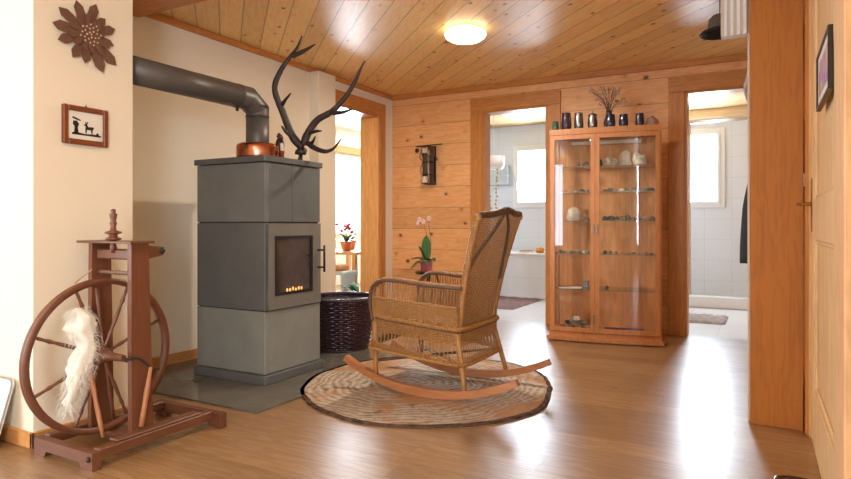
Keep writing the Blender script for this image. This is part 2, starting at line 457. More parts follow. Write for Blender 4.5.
def casing_y(n, x0, x1, top, y, w=0.125, depth=0.14, mat='frame'):
    """door casing on a wall facing -y"""
    t = bpy.data.objects.new(n, None); C.objects.link(t); t['kind'] = 'structure'; t.location = (x0, y, 0)
    MB().box(x0-w, x0, y-0.022, y, 0, top, 0.003).build('door_casing', 'frame_z', t)
    MB().box(x1, x1+w, y-0.022, y, 0, top, 0.003).build('door_casing', 'frame_z', t)
    MB().box(x0-w, x1+w, y-0.024, y, top, top+w, 0.003).build('head_casing', 'frame_x', t)
    MB().box(x0, x0+0.02, y-0.01, y+depth, 0, top, 0.002).build('jamb', 'frame_z', t)
    MB().box(x1-0.02, x1, y-0.01, y+depth, 0, top, 0.002).build('jamb', 'frame_z', t)
    MB().box(x0+0.02, x1-0.02, y-0.01, y+depth, top-0.02, top, 0.002).build('head_jamb', 'frame_x', t)
    return t
casing_y('door_2', D2[0], D2[1], DT, BY)
casing_y('door_3', D3[0], D3[1], DT, BY)
t = bpy.data.objects.new('door_1', None); C.objects.link(t); t['kind'] = 'structure'; t.location = (LX, D1[0], 0)
w = 0.105
MB().box(LX, LX+0.022, D1[0]-w+0.01, D1[0], 0, D1[2], 0.003).build('door_casing', 'frame_z', t)
MB().box(LX, LX+0.022, D1[1], D1[1]+w, 0, D1[2], 0.003).build('door_casing', 'frame_z', t)
MB().box(LX, LX+0.024, D1[0]-w+0.01, D1[1]+w, D1[2], D1[2]+0.125, 0.003).build('head_casing', 'frame_y', t)
MB().box(LX-0.21, LX+0.01, D1[0], D1[0]+0.02, 0, D1[2], 0.002).build('jamb', 'jamb', t)
MB().box(LX-0.21, LX+0.01, D1[1]-0.02, D1[1], 0, D1[2], 0.002).build('jamb', 'jamb', t)
MB().box(LX-0.21, LX+0.01, D1[0]+0.02, D1[1]-0.02, D1[2]-0.02, D1[2], 0.002).build('head_jamb', 'frame_y', t)

# wet rooms behind the back wall
FW = 8.20; DX = -1.35
struct('floor_bathroom', MB().box(-3.6, 1.6, BY+0.06, FW, -0.1, 0.0), 'bath_floor')
struct('ceiling_bathroom', MB().box(-3.8, 1.8, BY+0.14, FW+0.2, 2.33, 2.43), boards('pine_bathroom_ceiling', (1, 0, 0), (0, 1, 0), 0.12,
       srgb(216, 180, 132), srgb(204, 164, 114), srgb(170, 120, 72), 0.6, knots=0.2, rough=0.4, seam_w=0.03, variance=0.12))
wall_open('wall_bath_end', 'bath_wall', 'y', FW, FW+0.15, -3.6, 1.6, [(-3.02, -2.50, 1.22, 2.00), (-0.94, -0.42, 1.19, 2.06)], z1=2.33)
struct('wall_bath_left', MB().box(-3.75, -3.6, BY+0.14, FW+0.15, 0, 2.33), 'bath_wall_y')
struct('wall_bath_divider', MB().box(DX-0.05, DX+0.05, BY+0.14, FW, 0, 2.33), 'bath_wall_y')
struct('wall_bath_right', MB().box(1.6, 1.75, BY, FW+0.15, 0, 2.33), 'bath_wall_y')
def bath_window(n, x0, x1, z0, z1):
    t = bpy.data.objects.new(n, None); C.objects.link(t); t['kind'] = 'structure'; t.location = (x0, FW, z0)
    m = MB(); w = 0.05
    for a in ((x0-w, x0, z0-w, z1+w), (x1, x1+w, z0-w, z1+w), (x0, x1, z0-w, z0), (x0, x1, z1, z1+w)):
        m.box(a[0], a[1], FW-0.03, FW+0.02, a[2], a[3], 0.004)
    m.build('window_frame', 'white', t)
    m = MB(); w = 0.035
    for a in ((x0, x0+w, z0, z1), (x1-w, x1, z0, z1), (x0+w, x1-w, z0, z0+w), (x0+w, x1-w, z1-w, z1)):
        m.box(a[0], a[1], FW-0.045, FW+0.01, a[2], a[3], 0.004)
    m.build('window_sash', 'white', t)
    MB().box(x0+w, x1-w, FW-0.01, FW, z0+w, z1-w).build('pane', 'glass', t)
    MB().box(x0+0.006, x0+0.028, FW-0.062, FW-0.045, 1.5, 1.53, 0.003).box(x0+0.01, x0+0.024, FW-0.08, FW-0.06, 1.42, 1.53, 0.003).build('window_handle', 'steel', t)
bath_window('window_1', -3.02, -2.50, 1.22, 2.00)
bath_window('window_2', -0.94, -0.42, 1.19, 2.06)

# winter garden beyond the left opening
struct('floor_garden_room', MB().box(-5.8, LX-0.20, 3.6, 10.0, -0.1, 0.0), 'floor')
struct('ceiling_garden_room', MB().box(-6.0, LX-0.20, 3.4, 10.2, 2.42, 2.5), 'white')
wall_open('wall_garden_outer', 'plaster', 'x', -5.85, -5.70, 3.6, 10.0, [(6.55, 8.70, 0.85, 1.95)], z1=2.42)
struct('wall_garden_near', MB().box(-5.8, LX-0.20, 3.45, 3.6, 0, 2.42), 'plaster')
struct('wall_garden_far', MB().box(-5.8, -3.75, 10.0, 10.15, 0, 2.42), 'plaster')
struct('wall_garden_inner', MB().box(-3.75, -3.63, BY+0.2, 10.0, 0, 2.42), 'plaster')
t = bpy.data.objects.new('window_3', None); C.objects.link(t); t['kind'] = 'structure'; t.location = (-5.70, 6.55, 0.85)
m = MB()
for y0, y1, z0, z1 in ((6.49, 6.55, 0.79, 2.01), (8.70, 8.76, 0.79, 2.01), (6.55, 8.70, 0.79, 0.85), (6.55, 8.70, 1.95, 2.01), (7.0, 7.06, 0.85, 1.95), (8.3, 8.36, 0.85, 1.95)):
    m.box(-5.74, -5.67, y0, y1, z0, z1, 0.004)
m.build('window_frame', 'white', t)
MB().box(-5.73, -5.725, 6.55, 8.70, 0.85, 1.95).build('pane', 'glass', t)
struct('trim_5', MB().box(-5.70, -5.62, 3.6, 10.0, 2.05, 2.15, 0.004), 'frame_y')

# ------------------------------------------------------------------ STOVE
SX0, SX1, SY0, SY1 = -3.055, -2.495, 2.63, 3.13
tag(MB().box(LX+0.016, -2.17, 2.235, 3.98, 0, 0.010, 0.002).build('hearth_slab', 'slate'), 'dark grey polished slate slab under the stove and basket', 'slab')
st = thing('wood_stove', 'tall grey soapstone wood stove with a glass fire door', 'stove', ((SX0+SX1)/2, (SY0+SY1)/2, 0.01))
MB().box(SX0-0.012, SX1+0.018, SY0-0.018, SY1+0.012, 0.010, 0.062, 0.004).build('plinth', 'stove_top', st)
m = MB().box(SX0+0.01, SX1-0.01, SY0+0.01, SY1-0.01, 0.06, 1.295); m.build('core', 'iron_dark', st)
g = 0.0025
def tile(nm, mat, *b): return MB().box(*b, 0.003).build('stone_panel', mat, st)
tile('', 'stove_c', SX0, SX1, SY0, SY0+0.04, 0.066, 0.43-g)
tile('', 'stove_b', SX0, SX1, SY0, SY0+0.04, 0.43+g, 0.945-g)
tile('', 'stove_a', SX0, SX1, SY0, SY0+0.04, 0.945+g, 1.293)
tile('', 'stove_c', SX1-0.04, SX1+0.001, SY0+0.042, SY1, 0.066, 0.43-g)
tile('', 'stove_b', SX1-0.04, SX1+0.001, SY0+0.042, SY0+0.232, 0.945+g, 1.293)
tile('', 'stove_b', SX1-0.04, SX1+0.001, SY0+0.236, SY1, 0.945+g, 1.293)
tile('', 'stove_b', SX0, SX0+0.04, SY0+0.042, SY1, 0.066, 1.293)
MB().box(SX0-0.015, SX1+0.012, SY0-0.012, SY1+0.015, 1.297, 1.332, 0.004).build('top_plate', 'stove_top', st)
# fire door
dr = bpy.data.objects.new('fire_door', None); C.objects.link(dr); dr.parent = st; dr.location = (0, 0, 0.0)
Y0, Y1, Z0, Z1 = SY0+0.025, SY1-0.01, 0.436, 0.94
gy0, gy1, gz0, gz1 = 2.698, 3.038, 0.515, 0.865
m = MB()
m.box(SX1-0.02, SX1+0.014, Y0, gy0, Z0, Z1); m.box(SX1-0.02, SX1+0.014, gy1, Y1, Z0, Z1)
m.box(SX1-0.02, SX1+0.014, gy0, gy1, Z0, gz0); m.box(SX1-0.02, SX1+0.014, gy0, gy1, gz1, Z1)
m.build('door_frame', 'iron', dr)
m = MB()
for b in ((gy0, gy0+0.016, gz0, gz1), (gy1-0.016, gy1, gz0, gz1), (gy0+0.016, gy1-0.016, gz0, gz0+0.016), (gy0+0.016, gy1-0.016, gz1-0.016, gz1)):
    m.box(SX1+0.002, SX1+0.018, *b[:2], *b[2:])
m.build('glass_gasket', 'iron_dark', dr)
sm = plain('sooty_fire_glass', srgb(74, 62, 58), 0.07, var=0.6, scale=5, coat=0.6)
MB().box(SX1+0.001, SX1+0.007, gy0+0.014, gy1-0.014, gz0+0.014, gz1-0.014).build('glass_pane', sm, dr)
ember = emit('glowing_ember', (1.0, 0.42, 0.12), 0.9)
m = MB()
for k in range(6):
    m.lump((SX1+0.010, lerp(gy0+0.11, gy1-0.10, k/5), gz0+0.022+0.012*random.random()), 0.003, 0.007, 0.010, seed=k, flatbase=False)
m.build('embers', ember, dr)
m = MB().tube([(SX1+0.05, Y1-0.008, 0.63), (SX1+0.05, Y1-0.008, 0.80)], 0.007)
for z in (0.66, 0.77): m.tube([(SX1+0.01, Y1-0.03, z), (SX1+0.05, Y1-0.008, z)], 0.006)
m.build('door_handle', 'iron_dark', dr)
# flue pipe
PX, PY, PZ, PR = -2.785, 2.87, 1.715, 0.0715
fl = thing('flue_pipe', 'dark grey steel flue pipe elbowing from stove top into chimney', 'stove pipe', (PX, PY, 1.332))
def ring_pipe(pts, nm, r=PR):
    return MB().tube(pts, r, 28, caps=True).build(nm, 'pipe', fl)
ring_pipe([(PX, PY, 1.332), (PX, PY, 1.62)], 'upright_section')
ring_pipe([(PX, PY-0.165, PZ), (PX, CY1, PZ)], 'level_section')
# mitred elbow of three segments
def seg(p, q, nrm0, nrm1, nm):
    p, q = Vector(p), Vector(q); ax = (q-p).normalized(); a = Vector((1, 0, 0)); b = ax.cross(a)
    vs = []
    for c, nn in ((p, Vector(nrm0)), (q, Vector(nrm1))):
        for k in range(28):
            an = 2*PI*k/28; o = a*math.cos(an)*PR+b*math.sin(an)*PR
            tt = -(o.dot(nn))/(ax.dot(nn)); vs.append(c+o+ax*tt)
    MB().add(vs, [(k, (k+1) % 28, 28+(k+1) % 28, 28+k) for k in range(28)], True).build(nm, 'pipe', fl)
e0 = (PX, PY, 1.60); e1 = (PX, PY, 1.655); e2 = (PX, PY-0.085, PZ); e3 = (PX, PY-0.18, PZ)
d1 = Vector((0, 0, 1)); d2 = (Vector(e2)-Vector(e1)).normalized(); d3 = Vector((0, -1, 0))
seg(e0, e1, d1, d1+d2, 'elbow_segment'); seg(e1, e2, d1+d2, d2+d3, 'elbow_segment'); seg(e2, e3, d2+d3, d3, 'elbow_segment')
for pts in (((PX, PY, 1.612), (PX, PY, 1.620)), ((PX, PY-0.168, PZ), (PX, PY-0.176, PZ))):
    MB().tube(pts, PR+0.0022, 28).build('joint_band', 'pipe', fl)
MB().tube([(PX, CY1+0.008, PZ), (PX, CY1, PZ)], PR+0.025, 28).build('wall_collar', 'pipe', fl)
MB().tube([(PX, PY-0.17, PZ-PR+0.002), (PX, PY-0.17, PZ-PR-0.02)], 0.009).build('damper_knob', 'iron_dark', fl)
# copper humidifier wrapped around the front of the pipe
hz = 1.333
m = MB(); pa = []
for k in range(21):
    a = R(-46-64+k*6.4)          # arc in front of the pipe
    pa.append((PX+math.cos(a)*0.118, PY+math.sin(a)*0.118))
prof = [(-0.040, 0.006), (-0.028, 0.0), (0.028, 0.0), (0.040, 0.006), (0.045, 0.02), (0.045, 0.082), (0.040, 0.095), (0.026, 0.102), (-0.026, 0.102), (-0.040, 0.095), (-0.045, 0.082), (-0.045, 0.02)]
vs = []; np_ = len(prof)
for i, (x, y) in enumerate(pa):
    d = Vector((x-PX, y-PY)).normalized(); q = 1.0-0.55*(abs(i-10)/10)**6
    for a, z in prof: vs.append((x+d.x*a*q, y+d.y*a*q, hz+0.046+(z-0.046)*(0.6+0.4*q)))
fs = [(i*np_+k, i*np_+(k+1) % np_, (i+1)*np_+(k+1) % np_, (i+1)*np_+k) for i in range(20) for k in range(np_)]
fs += [tuple(range(np_-1, -1, -1)), tuple(20*np_+k for k in range(np_))]
tag(m.add(vs, fs, True).build('copper_water_pan', 'copper'), 'polished copper water pan curved around the pipe on the stove top', 'pan')

# antlers: local frame turned to face the room (u right, z up)
AY = R(YAW)
an = thing('antlers', 'pair of dark red deer antlers standing on the stove top', 'antlers', (-2.668, 3.035, 1.332), AY)
K = 0.00652
def ap(px, py, dep=0.0): return ((px-287.5)*K, dep, (160.5-py)*K)
def tine(m, pts, r0, r1, dep=None):
    P = [ap(250+a/3.685, 30+b/3.685, (dep[i] if dep else 0)) for i, (a, b) in enumerate(pts)]
    q = curve(P, 6); N = len(q)
    rr = [lerp(r0, r1, (i/(N-1))**1.3)*(1+0.10*noise.noise(Vector((i*0.9, pts[0][0]*0.1, 2.0)))) for i in range(N)]
    m.tube(q, rr, 8)
m = MB()
tine(m, [(185, 425), (150, 385), (118, 300), (93, 220), (115, 160), (152, 108), (178, 76), (198, 38)], 0.027, 0.004, [0, .0, -.03, -.06, -.08, -.09, -.10, -.12])
tine(m, [(160, 105), (195, 92), (225, 80), (247, 71)], 0.018, 0.003, [-.09, -.10, -.12, -.14])
tine(m, [(115, 275), (135, 262), (162, 245)], 0.015, 0.003, [-.04, -.09, -.15])
tine(m, [(150, 385), (130, 370), (118, 352)], 0.018, 0.005, [0, -.03, -.06])
m.build('antler', 'antler', an, local=True)
m = MB()
tine(m, [(190, 415), (205, 375), (240, 325), (298, 293), (350, 240), (385, 185), (403, 150), (419, 121)], 0.027, 0.004, [0, .0, .0, -.02, -.04, -.06, -.08, -.09])
tine(m, [(290, 298), (335, 306), (382, 298)], 0.019, 0.003, [-.02, -.08, -.14])
tine(m, [(210, 372), (240, 370), (267, 374)], 0.015, 0.003, [0, -.05, -.11])
tine(m, [(200, 405), (235, 430), (280, 447), (315, 438), (342, 409)], 0.020, 0.003, [0, -.05, -.11, -.16, -.19])
tine(m, [(215, 415), (230, 408), (243, 392)], 0.014, 0.003, [-.02, -.06, -.1])
m.build('antler', 'antler', an, local=True)
MB().lump(ap(299, 152.5, 0.0), 0.036, 0.032, 0.032, seed=4, n=12, m=8, smooth=True, amp=0.2).build('skull_plate', 'antler', an, local=True)
MB().lathe([(0.032, 0), (0.032, 0.008), (0.012, 0.014), (0.011, 0.07)], (0.074, 0, 0), 16).build('stand', 'iron_dark', an, local=True)
# small objects on the stove top
f1 = thing('carved_figure', 'small dark carved figure on the stove behind the flue pipe', 'figurine', (-2.735, 3.02, 1.332))
m = MB().lathe([(0.028, 0), (0.03, 0.03), (0.022, 0.08), (0.03, 0.12), (0.022, 0.15), (0.012, 0.16)], (-2.735, 3.02, 1.332), 14); m.build('body', plain('dark_carved_wood', srgb(70, 36, 32), 0.5), f1)
MB().lump((-2.735, 3.02, 1.485), 0.022, 0.02, 0.024, seed=2, smooth=True).build('head', plain('dark_carved_head', srgb(84, 44, 36), 0.5), f1)
f2 = thing('candle_holder', 'small glass candle holder with pale stem beside the copper pan', 'candle holder', (-2.61, 2.90, 1.332))
MB().lathe([(0.018, 0), (0.018, 0.006), (0.006, 0.015), (0.006, 0.03), (0.015, 0.04), (0.017, 0.06)], (-2.61, 2.90, 1.332), 14).build('holder', plain('red_glass', srgb(150, 60, 50), 0.15), f2)
MB().lathe([(0.010, 0.04), (0.010, 0.105), (0.002, 0.11)], (-2.61, 2.90, 1.332), 12).build('candle', plain('white_wax', srgb(236, 226, 214), 0.6), f2)
tag(MB().lathe([(0.011, 0), (0.011, 0.012), (0.004, 0.02), (0.004, 0.04), (0.001, 0.042)], (-2.545, 2.985, 1.332), 10).build('damper_peg', 'iron_dark'), 'tiny black metal peg near the front right edge of the stove top', 'peg')

# ------------------------------------------------------------------ WALL PIECES ON THE CHIMNEY
def star():
    pts = []; cy, cz = 1.672, 1.787
    L = [(10, .145), (32, .10), (62, .145), (98, .115), (122, .165), (150, .125), (178, .165), (205, .12), (232, .155), (262, .12), (290, .13), (318, .15), (342, .125)]
    L = [(78, .135), (48, .115), (25, .13), (352, .115), (322, .155), (296, .155), (268, .12), (240, .125), (205, .13), (178, .14), (148, .135), (112, .13)]
    L = sorted(L)
    for i, (a, r) in enumerate(L):
        r = r*1.12; nx = L[(i+1) % len(L)][0] + (360 if i == len(L)-1 else 0)
        ab = [(-12, .45), (-14, .62), (-11, .82), (-1, 1.0), (9, .84), (12, .64), (11, .46)]
        for da, k in ab: pts.append((cy+math.cos(R(a+da+4*math.sin(i*2.1)*(k-.45)))*r*k, cz+math.sin(R(a+da))*r*k*1.0))
    return pts, cy, cz
pts, cy, cz = star()
ew = thing('edelweiss_ornament', 'rust brown cut metal flower hanging high on the cream wall', 'wall ornament', (CX, cy, cz))
def layer(scale, rot, x0, x1, mat):
    m = MB(); n = len(pts); ca, sa = math.cos(R(rot)), math.sin(R(rot))
    pp = [(cy+((y-cy)*ca-(z-cz)*sa)*scale, cz+((y-cy)*sa+(z-cz)*ca)*scale) for y, z in pts]
    vs = [(x, y, z) for x in (x0, x1) for y, z in pp] + [(x0, cy, cz), (x1+0.001, cy, cz)]
    fs = []
    for i in range(n):
        j = (i+1) % n
        fs += [(i, j, n+j, n+i), (j, i, 2*n), (n+i, n+j, 2*n+1)]
    return m.add(vs, fs).build('petals', mat, ew)
layer(1.0, 0, CX+0.012, CX+0.015, 'rust')
layer(0.62, 17, CX+0.020, CX+0.023, 'rust')
MB().tube([(CX, cy, cz), (CX+0.024, cy, cz)], 0.012).build('wall_peg', 'rust', ew)
m = MB(); random.seed(5)
for k in range(26):
    a = k*2.4; r = 0.010*math.sqrt(k); y, z = cy+0.01+r*math.cos(a), cz+r*math.sin(a)
    m.lump((CX+0.025, y, z), 0.003, 0.0042, 0.0042, seed=k, n=6, m=4, flatbase=False)
m.build('flower_centre', plain('pale_stamen', srgb(214, 190, 160), 0.6), ew)
# silhouette picture
pf = thing('framed_silhouette', 'small dark wooden framed picture of a deer silhouette', 'picture', (CX, 1.668, 1.37))
y0, y1, z0, z1 = 1.560, 1.768, 1.287, 1.457; fw = 0.023
m = MB()
for b in ((y0, y0+fw, z0, z1), (y1-fw, y1, z0, z1), (y0+fw, y1-fw, z0, z0+fw), (y0+fw, y1-fw, z1-fw, z1)): m.box(CX, CX+0.022, *b, 0.004)
m.build('frame', 'picture_frame', pf)
MB().box(CX+0.001, CX+0.010, y0+fw, y1-fw, z0+fw, z1-fw).build('mount', 'paper', pf)
m = MB(); fn = lambda a, b, h: (h, a, b)
X0, X1 = CX+0.0102, CX+0.0115
m.prism([(1.603, 1.330), (1.735, 1.330), (1.737, 1.336), (1.70, 1.340), (1.66, 1.337), (1.62, 1.343), (1.602, 1.338)], X0, X1, fn)     # ground
m.prism([(1.612, 1.338), (1.632, 1.338), (1.628, 1.362), (1.634, 1.378), (1.624, 1.392), (1.608, 1.390), (1.606, 1.376), (1.614, 1.366)], X0, X1, fn)  # tree
m.prism([(1.603, 1.402), (1.622, 1.396), (1.640, 1.392), (1.642, 1.397), (1.624, 1.404), (1.606, 1.409)], X0, X1, fn)  # branch
deer = [(1.664, 1.340), (1.668, 1.340), (1.670, 1.356), (1.688, 1.357), (1.692, 1.340), (1.696, 1.340), (1.697, 1.358), (1.703, 1.366), (1.700, 1.372), (1.676, 1.370), (1.671, 1.380), (1.676, 1.392), (1.672, 1.393), (1.668, 1.384), (1.664, 1.392), (1.661, 1.391), (1.664, 1.382), (1.656, 1.378), (1.657, 1.374), (1.664, 1.373), (1.663, 1.360)]
m.prism(deer, X0, X1, fn)
m.prism([(1.712, 1.337), (1.728, 1.337), (1.722, 1.348), (1.716, 1.346)], X0, X1, fn)
m.build('silhouette', 'black', pf)
MB().tube([(CX+0.004, 1.665, 1.456), (CX+0.004, 1.67, 1.470), (CX+0.004, 1.675, 1.456)], 0.002).build('hanging_loop', 'brass', pf)
# white rounded board leaning on the wall beside the chimney
wb = thing('leaning_board', 'white rounded board with faint flower print leaning against the white wall', 'board', (-3.0, 1.40, 0))
def rr(x0, x1, z0, z1, r, n=6):
    o = []
    for cx, cz, a0 in ((x1-r, z1-r, 0), (x0+r, z1-r, 90), (x0+r, z0+r, 180), (x1-r, z0+r, 270)):
        for k in range(n+1): a = R(a0+90*k/n); o.append((cx+r*math.cos(a), cz+r*math.sin(a)))
    return o
lean = lambda a, b, h: (a, 1.345+b*0.28+h, b)
MB().prism(rr(-3.25, -2.765, 0.001, 0.275, 0.03), 0.0, 0.010, lean).build('panel', plain('white_board', srgb(226, 224, 224), 0.35, var=0.01), wb)
m = MB().tube([lean(a, b, -0.001) for a, b in rr(-3.25, -2.765, 0.005, 0.275, 0.03)], 0.0045, 6, closed=True); m.build('edge', plain('grey_rubber_edge', srgb(150, 150, 150), 0.5), wb)
m = MB()
for k in range(7):
    a = 2*PI*k/7; m.prism([(-2.86+0.03*math.cos(a+q)*s, 0.155+0.03*math.sin(a+q)*s) for q, s in ((0, .2), (-.35, .8), (0, 1.1), (.35, .8))], -0.0022, -0.0012, lean)
m.build('flower_print', plain('grey_print', srgb(188, 184, 188), 0.6), wb)

# ------------------------------------------------------------------ SPINNING WHEEL
sw = thing('spinning_wheel', 'antique red brown spinning wheel standing by the chimney wall', 'spinning wheel', (-2.40, 1.70, 0))
WX, WY, WZ, WR = -2.42, 1.592, 0.385, 0.322
wh = bpy.data.objects.new('drive_wheel', None); C.objects.link(wh); wh.parent = sw; wh.location = (WX+2.40, WY-1.70, WZ)
m = MB(); n = 64; prof = [(-0.025, -0.012), (0.0, -0.014), (0.0, -0.005), (-0.004, 0.0), (0.0, 0.005), (0.0, 0.014), (-0.025, 0.012)]
vs = []; q = len(prof)
for i in range(n):
    a = 2*PI*i/n
    for dr_, dx in prof: r = WR+dr_; vs.append((WX+dx, WY+r*math.cos(a), WZ+r*math.sin(a)))
m.add(vs, [(i*q+k, i*q+(k+1) % q, ((i+1) % n)*q+(k+1) % q, ((i+1) % n)*q+k) for i in range(n) for k in range(q)], True)
m.build('rim', 'wheel', wh)
def turned(m, p, q_, rs, n=8):
    p, q_ = Vector(p), Vector(q_); N = len(rs)
    m.tube([p.lerp(q_, i/(N-1)) for i in range(N)], rs, n)
for k in range(8):
    a = R(22+45*k); m = MB()
    c0 = (WX, WY+0.028*math.cos(a), WZ+0.028*math.sin(a)); c1 = (WX, WY+(WR-0.024)*math.cos(a), WZ+(WR-0.024)*math.sin(a))
    turned(m, c0, c1, [0.006, .007, .006, .009, .006, .0075, .0085, .008, .0075, .006, .009, .006, .007, .006])
    m.build('spoke', 'wheel', wh)
MB().lathe([(0.010, -0.06), (0.022, -0.055), (0.030, -0.04), (0.022, -0.028), (0.034, -0.015), (0.036, 0.0), (0.034, 0.015), (0.022, 0.028), (0.018, 0.05), (0.014, 0.14)], (WX, WY, WZ), 18, 'x').build('hub', 'wheel_x', wh)
# posts
def post(x, y0, y1, z0, z1, w0, w1, th=0.026):
    m = MB(); vs = []
    for z, w_ in ((z0, w0), (z0+(z1-z0)*0.45, (w0+w1)/2*1.05), (z1, w1)):
        c = lerp(y0, y1, (z-z0)/(z1-z0)); vs += [(x-th/2, c-w_/2, z), (x+th/2, c-w_/2, z), (x+th/2, c+w_/2, z), (x-th/2, c+w_/2, z)]
    fs = [(3, 2, 1, 0), (8, 9, 10, 11)]+[(i*4+k, i*4+(k+1) % 4, (i+1)*4+(k+1) % 4, (i+1)*4+k) for i in (0, 1) for k in range(4)]
    return m.add(vs, fs)
post(-2.525, 1.655, 1.650, 0.05, 0.853, 0.105, 0.085).build('upright', 'wheel', sw)
post(-2.275, 1.668, 1.655, 0.05, 0.853, 0.100, 0.080).build('upright', 'wheel', sw)
MB().box(-2.60, -2.235, 1.590, 1.705, 0.853, 0.863, 0.002).build('top_board', 'wheel_x', sw)
MB().box(-2.51, -2.285, 1.625, 1.675, 0.785, 0.828, 0.005).build('cross_block', 'wheel_x', sw)
m = MB().prism([(1.69, 0.785), (1.75, 0.795), (1.775, 0.80), (1.775, 0.835), (1.75, 0.838), (1.69, 0.845)], -2.31, -2.27, lambda a, b, h: (h, a, b)); m.build('side_arm', 'wheel_y', sw)
MB().tube([(-2.31, 1.765, 0.818), (-2.262, 1.765, 0.818)], 0.013).build('peg', 'iron_dark', sw)
m = MB(); turned(m, (-2.51, 1.64, 0.728), (-2.28, 1.64, 0.728), [.008]+[.010, .007]*9+[.008]); m.build('bobbin', plain('grey_twisted_bobbin', srgb(120, 92, 78), 0.5), sw)
m = MB().lathe([(0.010, -0.05), (0.014, -0.03), (0.010, -0.01), (0.008, 0.0), (0.020, 0.002), (0.032, 0.006), (0.032, 0.012), (0.018, 0.016), (0.016, 0.026), (0.034, 0.032), (0.034, 0.038), (0.014, 0.044), (0.011, 0.06), (0.015, 0.075), (0.010, 0.082), (0.014, 0.10), (0.016, 0.112), (0.008, 0.12), (0.011, 0.128), (0.006, 0.135)], (-2.395, 1.625, 0.863), 16)
m.build('finial', 'wheel', sw)
MB().tube(curve([(-2.50, 1.60, 0.74), (-2.50, 1.54, 0.70), (-2.46, 1.50, 0.69)], 5), 0.003, 6).build('cord', plain('pale_cord', srgb(200, 168, 130), 0.8), sw)
# base
MB().box(-2.245, -2.205, 1.44, 1.985, 0.035, 0.075, 0.004).build('base_rail', 'wheel_y', sw)
MB().box(-2.575, -2.535, 1.44, 1.99, 0.035, 0.075, 0.004).build('base_rail', 'wheel_y', sw)
def foot(y, x0, x1):
    poly = [(x0, 0), (x0+0.07, 0), (x0+0.085, 0.024), (x1-0.085, 0.024), (x1-0.07, 0), (x1, 0), (x1, 0.068), (x0, 0.068)]
    return MB().prism(poly, y-0.018, y+0.018, lambda a, b, h: (a, h, b))
foot(1.425, -2.585, -2.20).build('base_foot', 'wheel_x', sw)
foot(2.005, -2.60, -2.155).build('base_foot', 'wheel_x', sw)
MB().tube([(-2.22, 1.405, 0.045), (-2.22, 1.40, 0.045)], 0.011).build('peg', 'iron_dark', sw)
MB().box(-2.27, -2.215, 1.52, 1.515+0.42, 0.074, 0.084, 0.004).build('treadle_board', 'wheel_y', sw)
MB().box(-2.53, -2.28, 1.62, 1.70, 0.04, 0.06, 0.003).build('treadle', 'wheel_x', sw)
m = MB(); turned(m, (-2.235, 1.640, 0.10), (-2.235, 1.685, 0.335), [.010, .011, .010, .012, .009, .007]); m.build('footman_rod', 'wheel_light', sw)
MB().tube(curve([(-2.28, WY, WZ), (-2.25, WY, WZ), (-2.245, WY+0.045, WZ-0.005), (-2.238, WY+0.085, WZ-0.045)], 6), 0.005, 8).build('crank', 'iron_dark', sw)
m = MB(); turned(m, (-2.47, 1.60, 0.66), (-2.47, 1.68, 0.07), [.007, .009, .007, .008, .010, .007, .009, .008, .007]); m.build('tension_rod', 'wheel', sw)
# distaff with wool: a stick leaning from the near rail through the wool
ds = bpy.data.objects.new('distaff', None); C.objects.link(ds); ds.parent = sw; ds.location = (0.12, -0.19, 0.078); ds['label'] = 'distaff wrapped in white raw wool'
p0, p1 = Vector((-2.275, 1.50, 0.092)), Vector((-2.405, 1.475, 0.60))
m = MB(); turned(m, p0, p1, [.006, .009, .010, .008, .011, .009, .010, .008, .007, .009, .006]); m.build('stick', 'wheel_light', ds)
random.seed(11)
m = MB()
wpts = [(0.60, 0.035, 0.0), (0.56, 0.050, 0.005), (0.50, 0.055, 0.0), (0.45, 0.042, 0.01), (0.40, 0.045, -0.02), (0.345, 0.042, -0.045), (0.30, 0.030, -0.065), (0.25, 0.022, -0.085), (0.21, 0.010, -0.09)]
def stick_at(z): t_ = (z-p0.z)/(p1.z-p0.z); return p0.lerp(p1, t_)
cen = []; rad = []
for i in range(len(wpts)-1):
    for k in range(6):
        q = k/6; z = lerp(wpts[i][0], wpts[i+1][0], q); s_ = stick_at(max(z, 0.36))
        cen.append(Vector((s_.x+0.004, s_.y+lerp(wpts[i][2], wpts[i+1][2], q), z))); rad.append(lerp(wpts[i][1], wpts[i+1][1], q))
vs = []; nn = 28
for i, (c, r) in enumerate(zip(cen, rad)):
    e = min(1, i/5, (len(cen)-1-i)/4)**0.5
    for k in range(nn):
        a = 2*PI*k/nn; d = Vector((math.cos(a), math.sin(a), 0))
        q = 0.85+0.55*noise.noise(Vector((d.x*1.3, d.y*1.3, c.z*16)))+0.3*noise.noise(Vector((d.x*4, d.y*4, c.z*45)))
        vs.append(c+Vector((d.x*r*.7, d.y*r*1.05, 0))*q*max(e, .05))
m.add(vs, [(i*nn+k, i*nn+(k+1) % nn, (i+1)*nn+(k+1) % nn, (i+1)*nn+k) for i in range(len(cen)-1) for k in range(nn)], True)
m.build('wool', 'wool', ds)
m = MB()
for k in range(1000):
    i = random.random(); j = min(int(i*(len(wpts)-1)), len(wpts)-2); f_ = i*(len(wpts)-1)-j
    z = lerp(wpts[j][0], wpts[j+1][0], f_); r = lerp(wpts[j][1], wpts[j+1][1], f_); o = lerp(wpts[j][2], wpts[j+1][2], f_)
    s_ = stick_at(max(z, 0.36)); a = random.random()*2*PI
    b = Vector((s_.x+0.004+r*.45*math.cos(a), s_.y+o+r*.8*math.sin(a), z))
    d = Vector((0.3*math.cos(a), 0.7*math.sin(a), -0.9+random.random()*0.9)).normalized()
    L = random.uniform(0.015, 0.045)
    w2 = Vector([random.uniform(-.012, .012) for _ in range(3)])
    m.tube([b, b+d*L*0.5+w2, b+d*L+w2*0.3+Vector((0, 0, -L*.3))], [0.0007, 0.0006, 0.0002], 3, caps=False)
